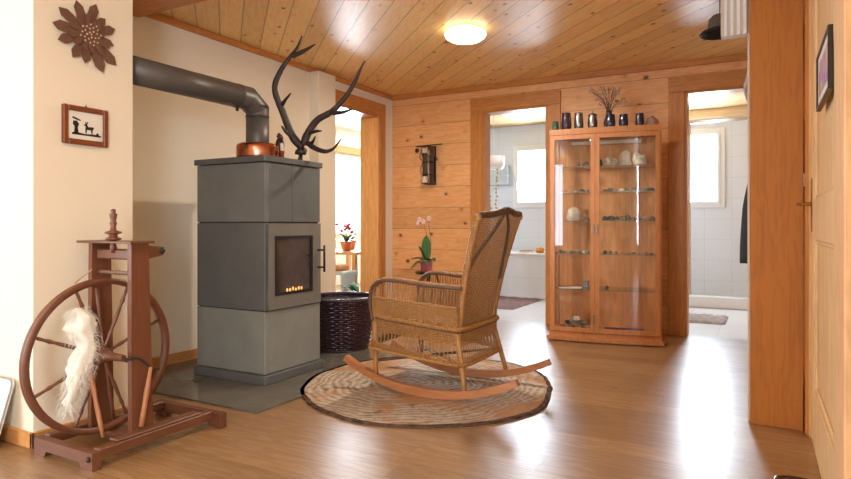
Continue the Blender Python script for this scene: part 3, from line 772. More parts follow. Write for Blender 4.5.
o = m.build('wool_fibres', 'wool', ds); o['kind'] = 'stuff'

# ------------------------------------------------------------------ RUG
rug_pts = [(-2.285, 2.70), (-2.12, 2.53), (-1.939, 2.42), (-1.639, 2.352), (-1.366, 2.43), (-1.106, 2.635), (-0.965, 2.93), (-1.005, 3.26), (-1.115, 3.56), (-1.30, 3.77), (-1.56, 3.86), (-2.0, 3.79), (-2.32, 3.52), (-2.41, 3.06)]
ro = curve([(x, y, 0) for x, y in rug_pts], 8, closed=True)
rc = Vector((-1.72, 3.10, 0))
n = NT('printed_tree_slice_rug', 0.85, 0, 0.2); P = n.coord()
sub = n.new('ShaderNodeVectorMath', operation='SUBTRACT'); n.l.new(P, sub.inputs[0]); sub.inputs[1].default_value = (0, 0, 0)
wrp = n.noise(P, 2.2, 3, 0.6, out='Color')
add = n.new('ShaderNodeVectorMath', operation='MULTIPLY_ADD'); n.l.new(wrp, add.inputs[0]); add.inputs[1].default_value = (0.28, 0.28, 0); n.l.new(sub.outputs[0], add.inputs[2])
off = n.new('ShaderNodeVectorMath', operation='SUBTRACT'); n.l.new(add.outputs[0], off.inputs[0]); off.inputs[1].default_value = (0.14-0.10, 0.14, 0)
ln = n.new('ShaderNodeVectorMath', operation='LENGTH'); n.l.new(off.outputs[0], ln.inputs[0])
ring = n.math('ABSOLUTE', n.math('SUBTRACT', n.math('FRACT', n.math('MULTIPLY', ln.outputs['Value'], 24.0)), 0.5))
fine = n.noise(P, 30, 4, 0.7)
f_ = n.math('ADD', n.math('MULTIPLY', ring, 0.55), n.math('MULTIPLY', fine, 0.75))
colr = n.ramp(f_, [(0.30, srgb(132, 112, 96)), (0.48, srgb(176, 158, 140)), (0.75, srgb(208, 196, 180))])
big = n.noise(P, 1.9, 3, 0.6)
colr = n.mix(n.ramp(big, [(0.50, 0.0), (0.62, 0.85)]), colr, srgb(176, 124, 78))
colr = n.mix(n.ramp(n.noise(P, 6.5, 5, 0.75), [(0.60, 0.0), (0.68, 0.8)]), colr, srgb(70, 54, 46))
n.color(colr); n.bump(n.noise(P, 160, 2), 0.3, 0.004); M['rug'] = n.m
n = NT('dark_bark_rug_edge', 0.9, 0, 0.2); n.color(n.ramp(n.noise(n.coord(), 26, 4, 0.7), [(0.35, srgb(48, 34, 28)), (0.65, srgb(110, 82, 64))])); M['bark'] = n.m
ru = thing('tree_slice_rug', 'oval rug printed like a tree slice under the rocking chair', 'rug', (rc.x, rc.y, 0))
def blob(scale0, scale1, z0, z1):
    m = MB(); N = len(ro); vs = []
    for i, p in enumerate(ro):
        d = (p-rc); w_ = 1+0.012*noise.noise(Vector((i*0.5, 3, 1)))
        for s_, z in ((scale0, z0), (scale0, z1), (scale1, z1)): vs.append((rc.x+d.x*s_*w_, rc.y+d.y*s_*w_, z))
    fs = []
    for i in range(N):
        j = (i+1) % N; fs += [(i*3, j*3, j*3+1, i*3+1), (i*3+1, j*3+1, j*3+2, i*3+2)]
    if scale1 < 0.5: fs.append(tuple(i*3+2 for i in range(N)))
    return m.add(vs, fs)
blob(1.0, 0.965, 0.0005, 0.010).build('edge', 'bark', ru)
blob(0.966, 0.4, 0.0005, 0.0105).build('pile', 'rug', ru)

# ------------------------------------------------------------------ WICKER ROCKING CHAIR (built in world coordinates, faces -x)
rcx = thing('rocking_chair', 'honey brown wicker rocking chair standing on the tree slice rug', 'rocking chair', (-1.55, 3.12, 0.0105))
YN, YF = 2.86, 3.38
def rocker(y):
    m = MB(); top = []; bot = []
    R0 = 1.12; x_c = -1.555
    for k in range(29):
        x = lerp(-2.10, -1.04, k/28); z = R0-math.sqrt(R0*R0-(x-x_c)**2)+0.0115
        tgt = (x-x_c)/R0; hh = 0.046*(1-0.25*abs(k-14)/14)
        bot.append((x, z)); top.append((x-hh*tgt, z+hh*math.sqrt(1-tgt*tgt)))
    return m.prism(bot+top[::-1], y-0.018, y+0.018, lambda a, b, h: (a, h, b))
rocker(YN).build('rocker', 'rocker', rcx); rocker(YF).build('rocker', 'rocker', rcx)
def leg(p, q, r=0.0155):
    m = MB(); turned(m, p, q, [r*1.05, r, r*.98, r*.96, r*.9, r*.85]); m.build('leg', 'cane', rcx)
leg((-1.89, YN+0.005, 0.40), (-1.885, YN, 0.078)); leg((-1.89, YF-0.005, 0.40), (-1.885, YF, 0.078))
leg((-1.385, YN+0.015, 0.36), (-1.335, YN, 0.050)); leg((-1.385, YF-0.03, 0.36), (-1.305, YF, 0.055))

def braid(path, r, rs, pitch, mat, nm, strands=3, closed=False):
    """rope of strands twisted round a path"""
    pts = [Vector(p) for p in path]; L = [0]
    for i in range(1, len(pts)): L.append(L[-1]+(pts[i]-pts[i-1]).length)
    tot = L[-1]; N = max(6, int(tot/pitch*7)); out = []
    def at(s):
        import bisect
        i = min(max(bisect.bisect(L, s)-1, 0), len(pts)-2)
        t_ = (s-L[i])/max(L[i+1]-L[i], 1e-9); return pts[i].lerp(pts[i+1], t_), (pts[i+1]-pts[i]).normalized()
    m = MB()
    for s_ in range(strands):
        q = []
        prev = None
        for k in range(N+1):
            c, t_ = at(tot*k/N)
            if prev is None: nx = t_.cross(Vector((0.1, 0.2, 1))).normalized()
            else:
                nx = prev-t_*prev.dot(t_); nx = nx.normalized() if nx.length > 1e-5 else t_.orthogonal().normalized()
            prev = nx; ny = t_.cross(nx); a = 2*PI*(tot*k/N/pitch)+2*PI*s_/strands
            q.append(c+nx*math.cos(a)*r+ny*math.sin(a)*r)
        m.tube(q, rs, 5)
    return m.build(nm, mat, rcx)
def weave(P, nu, v_list, amp, rw, closed=False, par=0, n=4, flat=1.0):
    """weavers at parameters v_list through nu stakes; P(u,v)->(pos, normal)"""
    m = MB()
    for j, v in enumerate(v_list):
        pts = []
        for i in range(nu*2 + (0 if closed else 1)):
            u = i/(nu*2); p, nn = P(u, v)
            s_ = math.cos(PI*(i/2+j+par))
            pts.append(p+nn*amp*s_)
        m.tube(pts, rw, n, closed=closed, caps=False)
    return m
def stakes(P, us, v0, v1, r, nseg=6, n=5):
    m = MB()
    for u in us:
        a = v0(u) if callable(v0) else v0; b = v1(u) if callable(v1) else v1
        m.tube([P(u, lerp(a, b, k/nseg))[0] for k in range(nseg+1)], r, n, caps=False)
    return m
# skirt around the seat
sk = curve([(-1.885, YN, 0), (-1.64, YN-0.012, 0), (-1.40, YN, 0), (-1.365, YN+0.045, 0), (-1.362, 3.12, 0), (-1.365, YF-0.045, 0), (-1.40, YF, 0), (-1.64, YF+0.012, 0), (-1.885, YF, 0), (-1.905, YF-0.04, 0), (-1.92, 3.12, 0), (-1.905, YN+0.04, 0)], 10, closed=True)
SL = [0]
for i in range(len(sk)): SL.append(SL[-1]+(sk[(i+1) % len(sk)]-sk[i]).length)
def skirtP(u, v):
    s_ = (u % 1.0)*SL[-1]; i = 0
    lo, hi = 0, len(sk)-1
    while lo < hi:
        mid_ = (lo+hi+1)//2
        if SL[mid_] <= s_: lo = mid_
        else: hi = mid_-1
    i = lo; a, b = sk[i], sk[(i+1) % len(sk)]
    t_ = (s_-SL[i])/max(SL[i+1]-SL[i], 1e-9); p = a.lerp(b, t_); d = (b-a).normalized()
    fl_ = 0.028*max(0, (0.32-v)/0.12)**1.5                      # skirt flares a little towards the hem
    nn = Vector((d.y, -d.x, 0)); c = Vector((-1.65, 3.12, 0))
    p = p+nn*fl_; return Vector((p.x, p.y, v+SH(p.x))), nn
SH = lambda x: 0.085*(-1.38-x)
NS = 92
zs = lambda a, b, st_: [a+st_*k for k in range(int((b-a)/st_)+1)]
weave(skirtP, NS, zs(0.302, 0.368, 0.0072), 0.0036, 0.0033, True).build('skirt_weave', 'cane', rcx)
weave(skirtP, NS, zs(0.213, 0.238, 0.0072), 0.0036, 0.0033, True).build('hem_weave', 'cane', rcx)
stakes(skirtP, [i/NS for i in range(NS)], 0.205, 0.375, 0.0026, 4).build('skirt_stakes', 'cane', rcx)
hem = [skirtP(k/120, 0.205)[0] for k in range(121)]
braid(hem, 0.0075, 0.006, 0.045, 'cane', 'hem_braid')
rim = [skirtP(k/120, 0.385)[0]+skirtP(k/120, 0.385)[1]*0.004 for k in range(121)]
braid(rim, 0.0095, 0.0075, 0.05, 'cane', 'seat_braid')
braid([skirtP(k/120, 0.372)[0]+skirtP(k/120, 0.372)[1]*0.003 for k in range(121)], 0.004, 0.005, 0.03, 'cane_dark', 'seat_trim', 2)
# seat deck
def seatP(u, v): return Vector((lerp(-1.90, -1.37, u), lerp(YN+0.01, YF-0.01, v), 0.392+SH(lerp(-1.90, -1.37, u))-0.012*math.sin(PI*u)*math.sin(PI*v))), Vector((0, 0, 1))
m = weave(seatP, 40, [k/52 for k in range(1, 52)], 0.003, 0.0042); m.build('seat_weave', 'cane', rcx)
stakes(seatP, [k/40 for k in range(1, 40)], 0.0, 1.0, 0.0028, 3).build('seat_stakes', 'cane_dark', rcx)
# arms
def arm(sgn, Y):
    out = -sgn                                                    # outwards in y
    xf, xb = -1.89, -1.375
    topz = lambda x: 0.632-0.030*((x-xf)/(xb-xf))-0.06*max(0, (-1.81-x)/0.08)**2
    bow = lambda z: 0.018*math.sin(PI*min(1, max(0, (z-0.38)/0.27)))
    def P(u, v):
        x = lerp(xf, xb, u); z = lerp(0.39+SH(x), topz(x), v)
        return Vector((x, Y+out*bow(z), z)), Vector((0, out, 0))
    nst = 30
    zt = lambda u, z: (z+0.75*SH(lerp(xf, xb, u))-0.39-SH(lerp(xf, xb, u)))/(topz(lerp(xf, xb, u))-0.39-SH(lerp(xf, xb, u)))
    def PZ(u, z): return P(u, zt(u, z))
    weave(PZ, nst, zs(0.402, 0.490, 0.0074), 0.0038, 0.0034, par=0).build('arm_weave', 'cane', rcx)
    stakes(P, [k/nst for k in range(nst+1)], 0, 1.0, 0.0024, 6).build('arm_stakes', 'cane', rcx)
    # crossed fan strands in the open band
    m = MB()
    for k in range(2, nst-1, 3):
        for dx in (-0.02, 0.02):
            x = lerp(xf, xb, k/nst); q = [Vector((x+dx*t_, Y+out*(bow(lerp(.50+.7*SH(x), topz(x), t_))+0.003), lerp(.50+.7*SH(x), topz(x), t_))) for t_ in (0, .5, 1)]
            m.tube(q, 0.0022, 4, caps=False)
    m.build('arm_fan_strands', 'cane', rcx)
    braid([PZ(k/40, 0.497)[0] for k in range(41)], 0.0045, 0.0042, 0.03, 'cane', 'arm_band')
    # arm rest: a wide wrapped roll that curls over the front and runs down the front post
    path = curve([(-1.895, Y, 0.40), (-1.905, Y+out*0.004, 0.46), (-1.905, Y+out*0.012, 0.53), (-1.885, Y+out*0.016, 0.592), (-1.835, Y+out*0.018, 0.626), (-1.75, Y+out*0.018, 0.632), (-1.60, Y+out*0.015, 0.620), (-1.46, Y+out*0.008, 0.610), (-1.35, Y, 0.606)], 6)
    for o_, r_ in ((0, 0.012), (0.018, 0.0095), (-0.018, 0.0095)):
        braid([p+Vector((0, o_, -abs(o_)*0.25)) for p in path], r_*0.5, r_*0.62, 0.055, 'cane' if o_ == 0 else 'cane_dark', 'arm_rest_roll', 4)
    for xx in ((-1.89,)): turned_m = MB(); turned(turned_m, (xx, Y, 0.22), (xx-0.01, Y+out*0.006, 0.56), [0.013]*5); turned_m.build('front_post', 'cane', rcx)
arm(1, YN); arm(-1, YF)
# back
def hump(u): return 0.024*math.exp(-((u-0.5)/0.20)**2) - 0.012*math.sin(PI*u)*0
def backP(u, v):
    v_ = v
    yn = lerp(2.895, 2.825, v_); yf = lerp(3.335, 3.425, v_)
    y = lerp(yn, yf, u)
    ztop = 0.980+0.014*u+hump(u)
    z = lerp(0.375, ztop, v_)
    x = -1.385+0.120*v_+0.02*v_*v_ + 0.035*math.sin(PI*u)*(0.5+0.5*v_) - 0.01*math.sin(PI*v_)
    return Vector((x, y, z)), Vector((0.96, 0, -0.25))
NB = 36
weave(backP, NB, [k/54 for k in range(1, 54)], 0.0034, 0.0023).build('back_weave', 'cane_dark', rcx)
stakes(backP, [k/NB for k in range(NB+1)], 0, 1, 0.0030, 12).build('back_stakes', 'cane', rcx)
for u in (0, 1):
    pth = [backP(u, k/24)[0] for k in range(25)]
    braid(pth, 0.010, 0.0105, 0.06, 'cane', 'back_post', 4)
    MB().lump(tuple(backP(u, 1)[0]+Vector((0, 0, -0.015))), 0.020, 0.020, 0.022, seed=1, amp=0.03, smooth=True, flatbase=False, n=12, m=8).build('post_knob', 'cane', rcx)
braid([backP(k/40, 1.0)[0] for k in range(41)], 0.009, 0.010, 0.05, 'cane_dark', 'top_rail', 4)
def arch(pts, nm): 
    q = curve([tuple(backP(u, v)[0]+backP(u, v)[1]*0.008) for u, v in pts], 8); braid(q, 0.0045, 0.0055, 0.035, 'cane_dark', nm)
arch([(0.46, 0.985), (0.30, 0.84), (0.14, 0.70), (0.02, 0.56)], 'back_arch')
arch([(0.50, 0.985), (0.66, 0.86), (0.76, 0.72), (0.84, 0.55), (0.90, 0.40)], 'back_arch')
# under-seat cross braces
MB().tube([(-1.90, YN, 0.17), (-1.36, YF, 0.20)], 0.008).tube([(-1.90, YF, 0.17), (-1.36, YN, 0.20)], 0.008).build('cross_brace', 'cane_dark', rcx)

# ------------------------------------------------------------------ LOG BASKET
bk = thing('log_basket', 'dark purple brown glossy willow basket between stove and rocking chair', 'basket', (-2.765, 3.72, 0.0105))
BC = Vector((-2.765, 3.72, 0)); b0, b1, bh = 0.19, 0.255, 0.375
def baskP(u, v):
    a = 2*PI*u; r = lerp(b0, b1, (v/bh)**0.7); d = Vector((math.cos(a), math.sin(a), 0))
    return BC+d*r+Vector((0, 0, 0.012+v)), d
nb = 34
weave(baskP, nb, zs(0.02, bh-0.012, 0.016), 0.0075, 0.0078, True, n=5).build('weave', 'basket', bk)
stakes(baskP, [k/nb for k in range(nb)], 0.0, bh, 0.0048, 5).build('stakes', 'basket', bk)
def ropes(Pf, rr_, rs_, nm, mat):
    m = MB()
    for s_ in range(3):
        m.tube([Pf(k/180)[0]+Pf(k/180)[1]*rr_*math.cos(2*PI*(k/6+s_/3))+Vector((0, 0, rr_*math.sin(2*PI*(k/6+s_/3)))) for k in range(180)], rs_, 6, closed=True)
    m.build(nm, mat, bk)
ropes(lambda u: baskP(u, bh), 0.009, 0.0085, 'rim', 'basket'); ropes(lambda u: baskP(u, 0.006), 0.006, 0.006, 'foot_ring', 'basket')
MB().lathe([(b0-0.002, 0.0), (b0-0.002, 0.008)], (BC.x, BC.y, 0.011), 32).build('bottom', 'basket', bk)
MB().lathe([(b0-0.01, 0.0), (b1-0.018, bh-0.04), (b1-0.018, bh-0.035), (b1-0.03, bh-0.03), (b1-0.05, bh-0.22), (0.0001, bh-0.24)], (BC.x, BC.y, 0.02), 32).build('lining', plain('dark_basket_liner', srgb(40, 34, 48), 0.6, var=.2), bk)

# ------------------------------------------------------------------ ORCHID ON STAND
sd = thing('plant_stand', 'small round black plant stand before the pine board wall', 'stand', (-2.72, 5.08, 0))
MB().lathe([(0.15, 0.470), (0.155, 0.474), (0.155, 0.486), (0.15, 0.49)], (-2.72, 5.08, 0), 32).build('top', 'black', sd)
for k in range(3):
    a = 2*PI*k/3+0.4; MB().tube([(-2.72+.05*math.cos(a), 5.08+.05*math.sin(a), 0.47), (-2.72+.14*math.cos(a), 5.08+.14*math.sin(a), 0.0)], 0.011).build('leg', 'black', sd)
oc = thing('potted_orchid', 'orchid with broad green leaves in a pink pot on the black stand', 'plant', (-2.70, 5.06, 0.49))
ox, oy, oz = -2.755, 5.04, 0.49
MB().lathe([(0.045, 0), (0.05, 0.01), (0.062, 0.11), (0.060, 0.115), (0.054, 0.105), (0.0001, 0.095)], (ox, oy, oz), 24).build('pot', 'pink', oc)
def leaf(m, base, dirv, L, W, droop, mid_up=0.5):
    d = Vector(dirv).normalized(); s_ = d.cross(Vector((0, 0, 1)))
    s_ = s_.normalized() if s_.length > .01 else Vector((1, 0, 0)); vs = []; fs = []
    for i in range(9):
        t_ = i/8; w_ = W*math.sin(PI*min(1, t_*0.9+0.1))**0.7*(1-0.0*t_)+0.002
        c = Vector(base)+d*L*t_+Vector((0, 0, -droop*t_*t_*L))
        for q in (-1, 0, 1): vs.append(c+s_*w_*q+Vector((0, 0, 0.25*w_*abs(q))))
    for i in range(8):
        for q in (0, 1): fs.append((i*3+q, i*3+q+1, (i+1)*3+q+1, (i+1)*3+q))
    vs2 = [v-Vector((0, 0, 0.002)) for v in vs]; N = len(vs)
    fs2 = [tuple(reversed([k+N for k in f])) for f in fs]
    m.add(vs+vs2, fs+fs2, True)
for dv, L, W, dr_ in (((-.5, -.5, 1.7), .20, .046, .15), ((-1, -.3, .8), .19, .045, .5), ((.9, -.4, .9), .18, .045, .6), ((.15, -.3, 2.4), .27, .045, .05), ((-.8, -.9, .35), .16, .05, .7), ((.5, -.9, .7), .15, .042, .7)):
    m = MB(); leaf(m, (ox, oy, oz+0.09), dv, L, W, dr_); m.build('leaf', 'leaf', oc)
m = MB()
for q in ([(ox, oy, oz+.1), (ox+.01, oy, oz+.28), (ox-.015, oy, oz+.42), (ox-.06, oy, oz+.50)], [(ox+.01, oy, oz+.1), (ox+.05, oy, oz+.25), (ox+.03, oy, oz+.42), (ox+.03, oy, oz+.52)]):
    m.tube(curve(q, 6), 0.003, 6)
m.build('stem', plain('brown_green_stem', srgb(150, 116, 70), 0.6), oc)
for (fx, fz) in ((-.07, .49), (-.03, .47), (.03, .50), (-.09, .46)):
    m = MB()
    for k in range(5):
        a = 2*PI*k/5+.3; m.lump((ox+fx+.014*math.cos(a), oy-.008, oz+fz+.014*math.sin(a)), .012, .004, .012, seed=k, amp=.05, flatbase=False, smooth=True)
    m.build('blossom', 'petal', oc)

# ------------------------------------------------------------------ WALL PIECE ON THE PINE WALL
wl = thing('wall_coffee_mill', 'narrow dark metal wall mill with crank rod hanging on pine boards', 'wall mill', (-2.94, BY, 1.34))
x0, x1 = -3.025, -2.885
MB().box(x0+0.02, x1-0.015, BY-0.02, BY, 1.34, 1.735, 0.004).build('back_board', 'iron_dark', wl)
gm = plain('grey_pewter', srgb(96, 82, 72), 0.35, 0.7, var=.25, scale=12)
MB().lathe([(0.066, 0.0), (0.068, 0.02), (0.060, 0.03), (0.056, 0.10), (0.056, 0.26), (0.062, 0.28), (0.068, 0.30), (0.066, 0.375), (0.040, 0.385)], (-2.96, BY-0.065, 1.345), 20).build('canister', gm, wl)
for z in (1.43, 1.56, 1.66): MB().lathe([(0.058, 0), (0.062, 0.004), (0.062, 0.012), (0.058, 0.016)], (-2.96, BY-0.065, z), 20).build('band', 'iron_dark', wl)
MB().box(-2.99, -2.93, BY-0.136, BY-0.126, 1.355, 1.42, 0.001).build('front_plate', 'steel', wl)
MB().box(-2.99, -2.93, BY-0.136, BY-0.126, 1.655, 1.71, 0.001).build('front_plate', 'steel', wl)
MB().prism([(-2.985, 1.365), (-2.935, 1.365), (-2.96, 1.41)], BY-0.138, BY-0.1362, lambda a, b, h: (a, h, b)).build('maker_mark', 'white', wl)
MB().tube([(-3.10, BY-0.065, 1.735), (-2.80, BY-0.065, 1.745)], 0.006).build('crank_rod', 'iron_dark', wl)
MB().lump((-3.09, BY-0.065, 1.695), .022, .022, .024, seed=3, amp=.05, smooth=True, flatbase=False).build('crank_knob', 'iron_dark', wl)
MB().tube(curve([(-3.045, BY-.05, 1.70), (-3.07, BY-.05, 1.62), (-3.03, BY-.05, 1.58), (-3.065, BY-.05, 1.50), (-3.035, BY-.05, 1.45)], 6), 0.004, 6).build('wire_hook', 'steel', wl)

# ------------------------------------------------------------------ DISPLAY CABINET (local frame: x along the front, y into the depth)
CROT = R(8.0)
cb = thing('display_cabinet', 'glazed cherry wood display cabinet full of minerals standing at the back wall', 'cabinet', (-1.50, 4.83, 0), CROT)
CW, CD, CH = 0.85, 0.36, 1.70
def cpart(nm, mb, mat, par=None): return mb.build(nm, mat, par or cb, local=True)
def bow(x): return -0.030*math.sin(PI*max(0, min(1, x/CW)))
def bowed(x0, x1, z0, z1, th, off=0.0, n=10):
    fr = [(lerp(x0, x1, k/n), bow(lerp(x0, x1, k/n))+off) for k in range(n+1)]
    return fr+[(x, y+th) for x, y in reversed(fr)], z0, z1
def bowbox(x0, x1, z0, z1, th, off=0.0, n=10):
    p, a, b = bowed(x0, x1, z0, z1, th, off, n); return MB().prism(p, a, b, lambda q, w_, h: (q, w_, h))
def slab(z0, z1, ox=0.0, y1=CD, foff=0.0, n=12):
    fr = [(lerp(-ox, CW+ox, k/n), bow(lerp(-ox, CW+ox, k/n))+foff) for k in range(n+1)]
    return MB().prism(fr+[(CW+ox, y1), (-ox, y1)], z0, z1, lambda a, b, h: (a, b, h))
cpart('base', slab(0.012, 0.042, 0.018, CD, -0.03), 'cabinet')
cpart('bottom_board', slab(0.042, 0.075, 0.0, CD, 0.0), 'cabinet')
cpart('recessed_plinth', slab(0.0, 0.012, 0.01, CD, 0.01), 'cabinet')
cpart('top_board', slab(CH-0.045, CH, 0.0, CD, 0.0), 'cabinet')
pw = 0.028
for x in (0, CW-pw): cpart('front_post', MB().box(x, x+pw, 0.0, 0.03, 0.075, CH-0.045, 0.003), 'cabinet')
for x in (0, CW-pw): cpart('rear_post', MB().box(x, x+pw, CD-0.03, CD, 0.075, CH-0.045, 0.003), 'cabinet')
cpart('back_panel', MB().box(pw, CW-pw, CD-0.014, CD-0.004, 0.075, CH-0.045), 'cabinet_back')
cpart('side_glass', MB().box(0.010, 0.014, 0.03, CD-0.03, 0.075, CH-0.045), 'glass')
cpart('side_glass', MB().box(CW-0.014, CW-0.010, 0.03, CD-0.03, 0.075, CH-0.045), 'glass')
XM = 0.36
def cdoor(x0, x1, hx):
    d = bpy.data.objects.new('glass_door', None); C.objects.link(d); d.parent = cb; d.location = (0, 0, 0)
    s_ = 0.032
    cpart('stile', bowbox(x0, x0+s_, 0.08, CH-0.05, 0.018, -0.008, 3), 'cabinet', d); cpart('stile', bowbox(x1-s_, x1, 0.08, CH-0.05, 0.018, -0.008, 3), 'cabinet', d)
    cpart('rail', bowbox(x0+s_, x1-s_, 0.08, 0.115, 0.018, -0.008), 'cabinet', d); cpart('rail', bowbox(x0+s_, x1-s_, CH-0.085, CH-0.05, 0.018, -0.008), 'cabinet', d)
    cpart('pane', bowbox(x0+s_, x1-s_, 0.115, CH-0.085, 0.003, 0.0), 'glass', d)
    for hz_ in ((0.90, 0.19) if hx < XM else (0.90,)):
        cpart('handle', MB().box(hx-0.005, hx+0.005, bow(hx)-0.024, bow(hx)-0.008, hz_-0.035, hz_+0.035, 0.003), 'steel', d)
cdoor(0.012, XM, XM-0.012); cdoor(XM+0.003, CW-0.012, XM+0.016)
SHZ = [0.415, 0.70, 0.965, 1.195, 1.40]
for z in SHZ:
    cpart('glass_shelf', slab(z-0.006, z, -0.03, CD-0.02, 0.03), plain('shelf_glass_edge_%d' % int(z*100), srgb(150, 170, 160), 0.1) if False else 'glass')
    cpart('shelf_edge', bowbox(0.03, CW-0.03, z-0.006, z, 0.003, 0.03), plain('green_glass_edge', srgb(120, 128, 112), 0.15))
cpart('centre_divider', MB().box(XM-0.004, XM+0.008, 0.05, 0.07, 0.075, CH-0.045), 'cabinet')
cpart('light_bar', MB().box(0.14, 0.70, 0.25, 0.29, 1.60, 1.632, 0.006), 'white')
# contents: world placement from local cabinet coordinates
def cw(x, y): ca, sa = math.cos(CROT), math.sin(CROT); return (-1.50+x*ca-y*sa, 4.83+x*sa+y*ca)
RK = {k: plain('stone_'+k, srgb(*c), 0.7, var=v, scale=30, bump=.4) for k, c, v in (('white', (222, 214, 200), .08), ('grey', (140, 132, 124), .2), ('dark', (84, 74, 70), .3), ('olive', (128, 116, 84), .25), ('rose', (168, 128, 112), .2), ('teal', (46, 92, 90), .2), ('amber', (176, 126, 76), .2))}
def stone(x, y, z, rx, ry, rz, kind, label, seed, group=None, n=10, nm='mineral_stone', amp=.35):
    X, Y = cw(x, y); o = MB().lump((0, 0, 0), rx, ry, rz, seed=seed, n=n, m=7, amp=amp).build(nm, RK[kind]); o.location = (X, Y, z+0.0005); o.rotation_euler = (0, 0, seed)
    return tag(o, label, 'stone', group)
# big ones
stone(0.465, .17, 1.40, .052, .045, .055, 'white', 'left lump of the white rock trio on the top cabinet shelf', 1.2)
stone(0.575, .22, 1.40, .050, .045, .085, 'white', 'tallest white rock standing in the middle of the top cabinet shelf', 2.3)
stone(0.68, .17, 1.40, .046, .045, .065, 'white', 'right lump of the white rock trio on the top cabinet shelf', 3.1)
stone(0.17, .20, .965, .082, .05, .075, 'white', 'smooth pale dome rock on the middle left cabinet shelf', 4.4, amp=.12, n=16)
stone(0.39, .10, 1.40, .02, .02, .03, 'teal', 'small teal stone at the left end of the top right cabinet shelf', 2.0)
stone(0.27, .18, 1.40, .03, .025, .030, 'dark', 'dark stone beside the divider on the top left cabinet shelf', 5.0)
stone(0.22, .12, 1.40, .015, .015, .025, 'dark', 'narrow dark stone left of the dark one on the top left shelf', 5.6)
stone(0.07, .12, 1.40, .015, .015, .012, 'grey', 'tiny grey stone near the left side of the top cabinet shelf', 6.0)
stone(0.275, .16, .965, .025, .02, .020, 'dark', 'small dark stone right of the pale dome rock', 6.6)
random.seed(3)
kinds = ['grey', 'dark', 'olive', 'rose', 'white', 'amber']
def row(z, x0, x1, nn, smin, smax, kd, where, grp, flat=.85):
    words = ['first', 'second', 'third', 'fourth', 'fifth', 'sixth', 'seventh', 'eighth', 'ninth', 'tenth', 'eleventh', 'twelfth']
    names = {'grey': 'grey', 'dark': 'dark', 'olive': 'olive', 'rose': 'reddish', 'white': 'whitish', 'amber': 'amber'}
    for i in range(nn):
        s_ = random.uniform(smin, smax)*.95; k = random.choice(kd); x = lerp(x0, x1, (i+.5)/nn)
        stone(x, .09 if i % 2 else .165, z, s_*1.15, s_, s_*flat, k, '%s mineral, %s from the left %s' % (names[k], words[i], where), i*1.3+z, grp)
row(1.195, .05, .31, 6, .014, .024, ['grey', 'dark', 'rose'], 'on the second left cabinet shelf', 'minerals on the second left shelf')
row(1.195, .40, .80, 9, .018, .028, ['grey', 'white', 'dark', 'grey'], 'on the second right cabinet shelf', 'minerals on the second right shelf')
row(.965, .40, .80, 9, .020, .034, ['dark', 'olive', 'rose', 'dark', 'grey'], 'on the middle right cabinet shelf', 'minerals on the middle right shelf')
row(.70, .05, .31, 8, .010, .020, ['olive', 'white', 'grey'], 'on the fourth left cabinet shelf', 'minerals on the fourth left shelf')
row(.70, .40, .80, 9, .010, .020, ['rose', 'dark', 'grey', 'amber'], 'on the fourth right cabinet shelf', 'minerals on the fourth right shelf')
# heap at the bottom left
hp = [(.09, .13, .075, .030), (.155, .12, .075, .031), (.22, .13, .075, .032), (.285, .12, .075, .030), (.13, .19, .105, .032), (.19, .18, .115, .035), (.25, .18, .11, .034), (.31, .18, .08, .028), (.20, .15, .148, .026), (.16, .16, .128, .024)]
pos = ['far left at the bottom', 'second at the bottom', 'third at the bottom', 'fourth at the bottom', 'left in the middle layer', 'centre of the middle layer', 'right in the middle layer', 'behind at the right end', 'on the very top', 'just left below the top']
for i, (x, y, z, s_) in enumerate(hp):
    stone(x, y, z, s_, s_*.9, s_*.7, ['grey', 'dark', 'olive', 'grey', 'dark', 'grey', 'olive', 'rose', 'white', 'grey'][i], 'stone of the cabinet floor heap, %s' % pos[i], i*1.9, 'heap of stones on the cabinet floor')
X, Y = cw(.07, .16); o = MB().box(-.012, .012, -.08, .08, 0, .018, .003).build('wood_slip', plain('pale_wood_slip', srgb(206, 178, 130), .6)); o.location = (X, Y, .076); o.rotation_euler = (0, R(0), CROT-.5); tag(o, 'pale wooden slip at the left of the stone heap', 'wood strip')
X, Y = cw(.27, .17); o = MB().box(-.022, .022, -.02, .02, 0, .055, .004).build('crystal_cube', plain('grey_crystal', srgb(120, 126, 130), .25, var=.3)); o.location = (X, Y, .4155); tag(o, 'grey crystal cube on the lowest left glass shelf', 'crystal')
X, Y = cw(.15, .14); o = MB().box(-.09, .09, -.06, .06, 0, .003).build('paper_sheet', 'paper'); o.location = (X, Y, .4155); o.rotation_euler = (0, 0, CROT); tag(o, 'white paper sheet lying on the lowest left glass shelf', 'paper')
X, Y = cw(.44, .12); tag(MB().lump((X, Y, .4155), .014, .014, .016, seed=4).build('mineral_stone', RK['teal']), 'single teal pebble on the lowest right glass shelf', 'stone')
X, Y = cw(.55, .13); o = MB().box(-.13, .13, -.07, .07, 0, .006).build('paper_booklet', 'paper'); o.location = (X, Y, .0755); o.rotation_euler = (0, 0, CROT); tag(o, 'white booklet lying on the cabinet floor', 'booklet')
X, Y = cw(.57, .13); o = MB().box(-.15, .15, -.065, .07, 0, .014, .002).build('cloth_folder', plain('navy_folder', srgb(48, 48, 84), .5)); o.location = (X, Y, .082); o.rotation_euler = (0, 0, CROT+.03); tag(o, 'navy blue folder on top of the white booklet', 'folder')
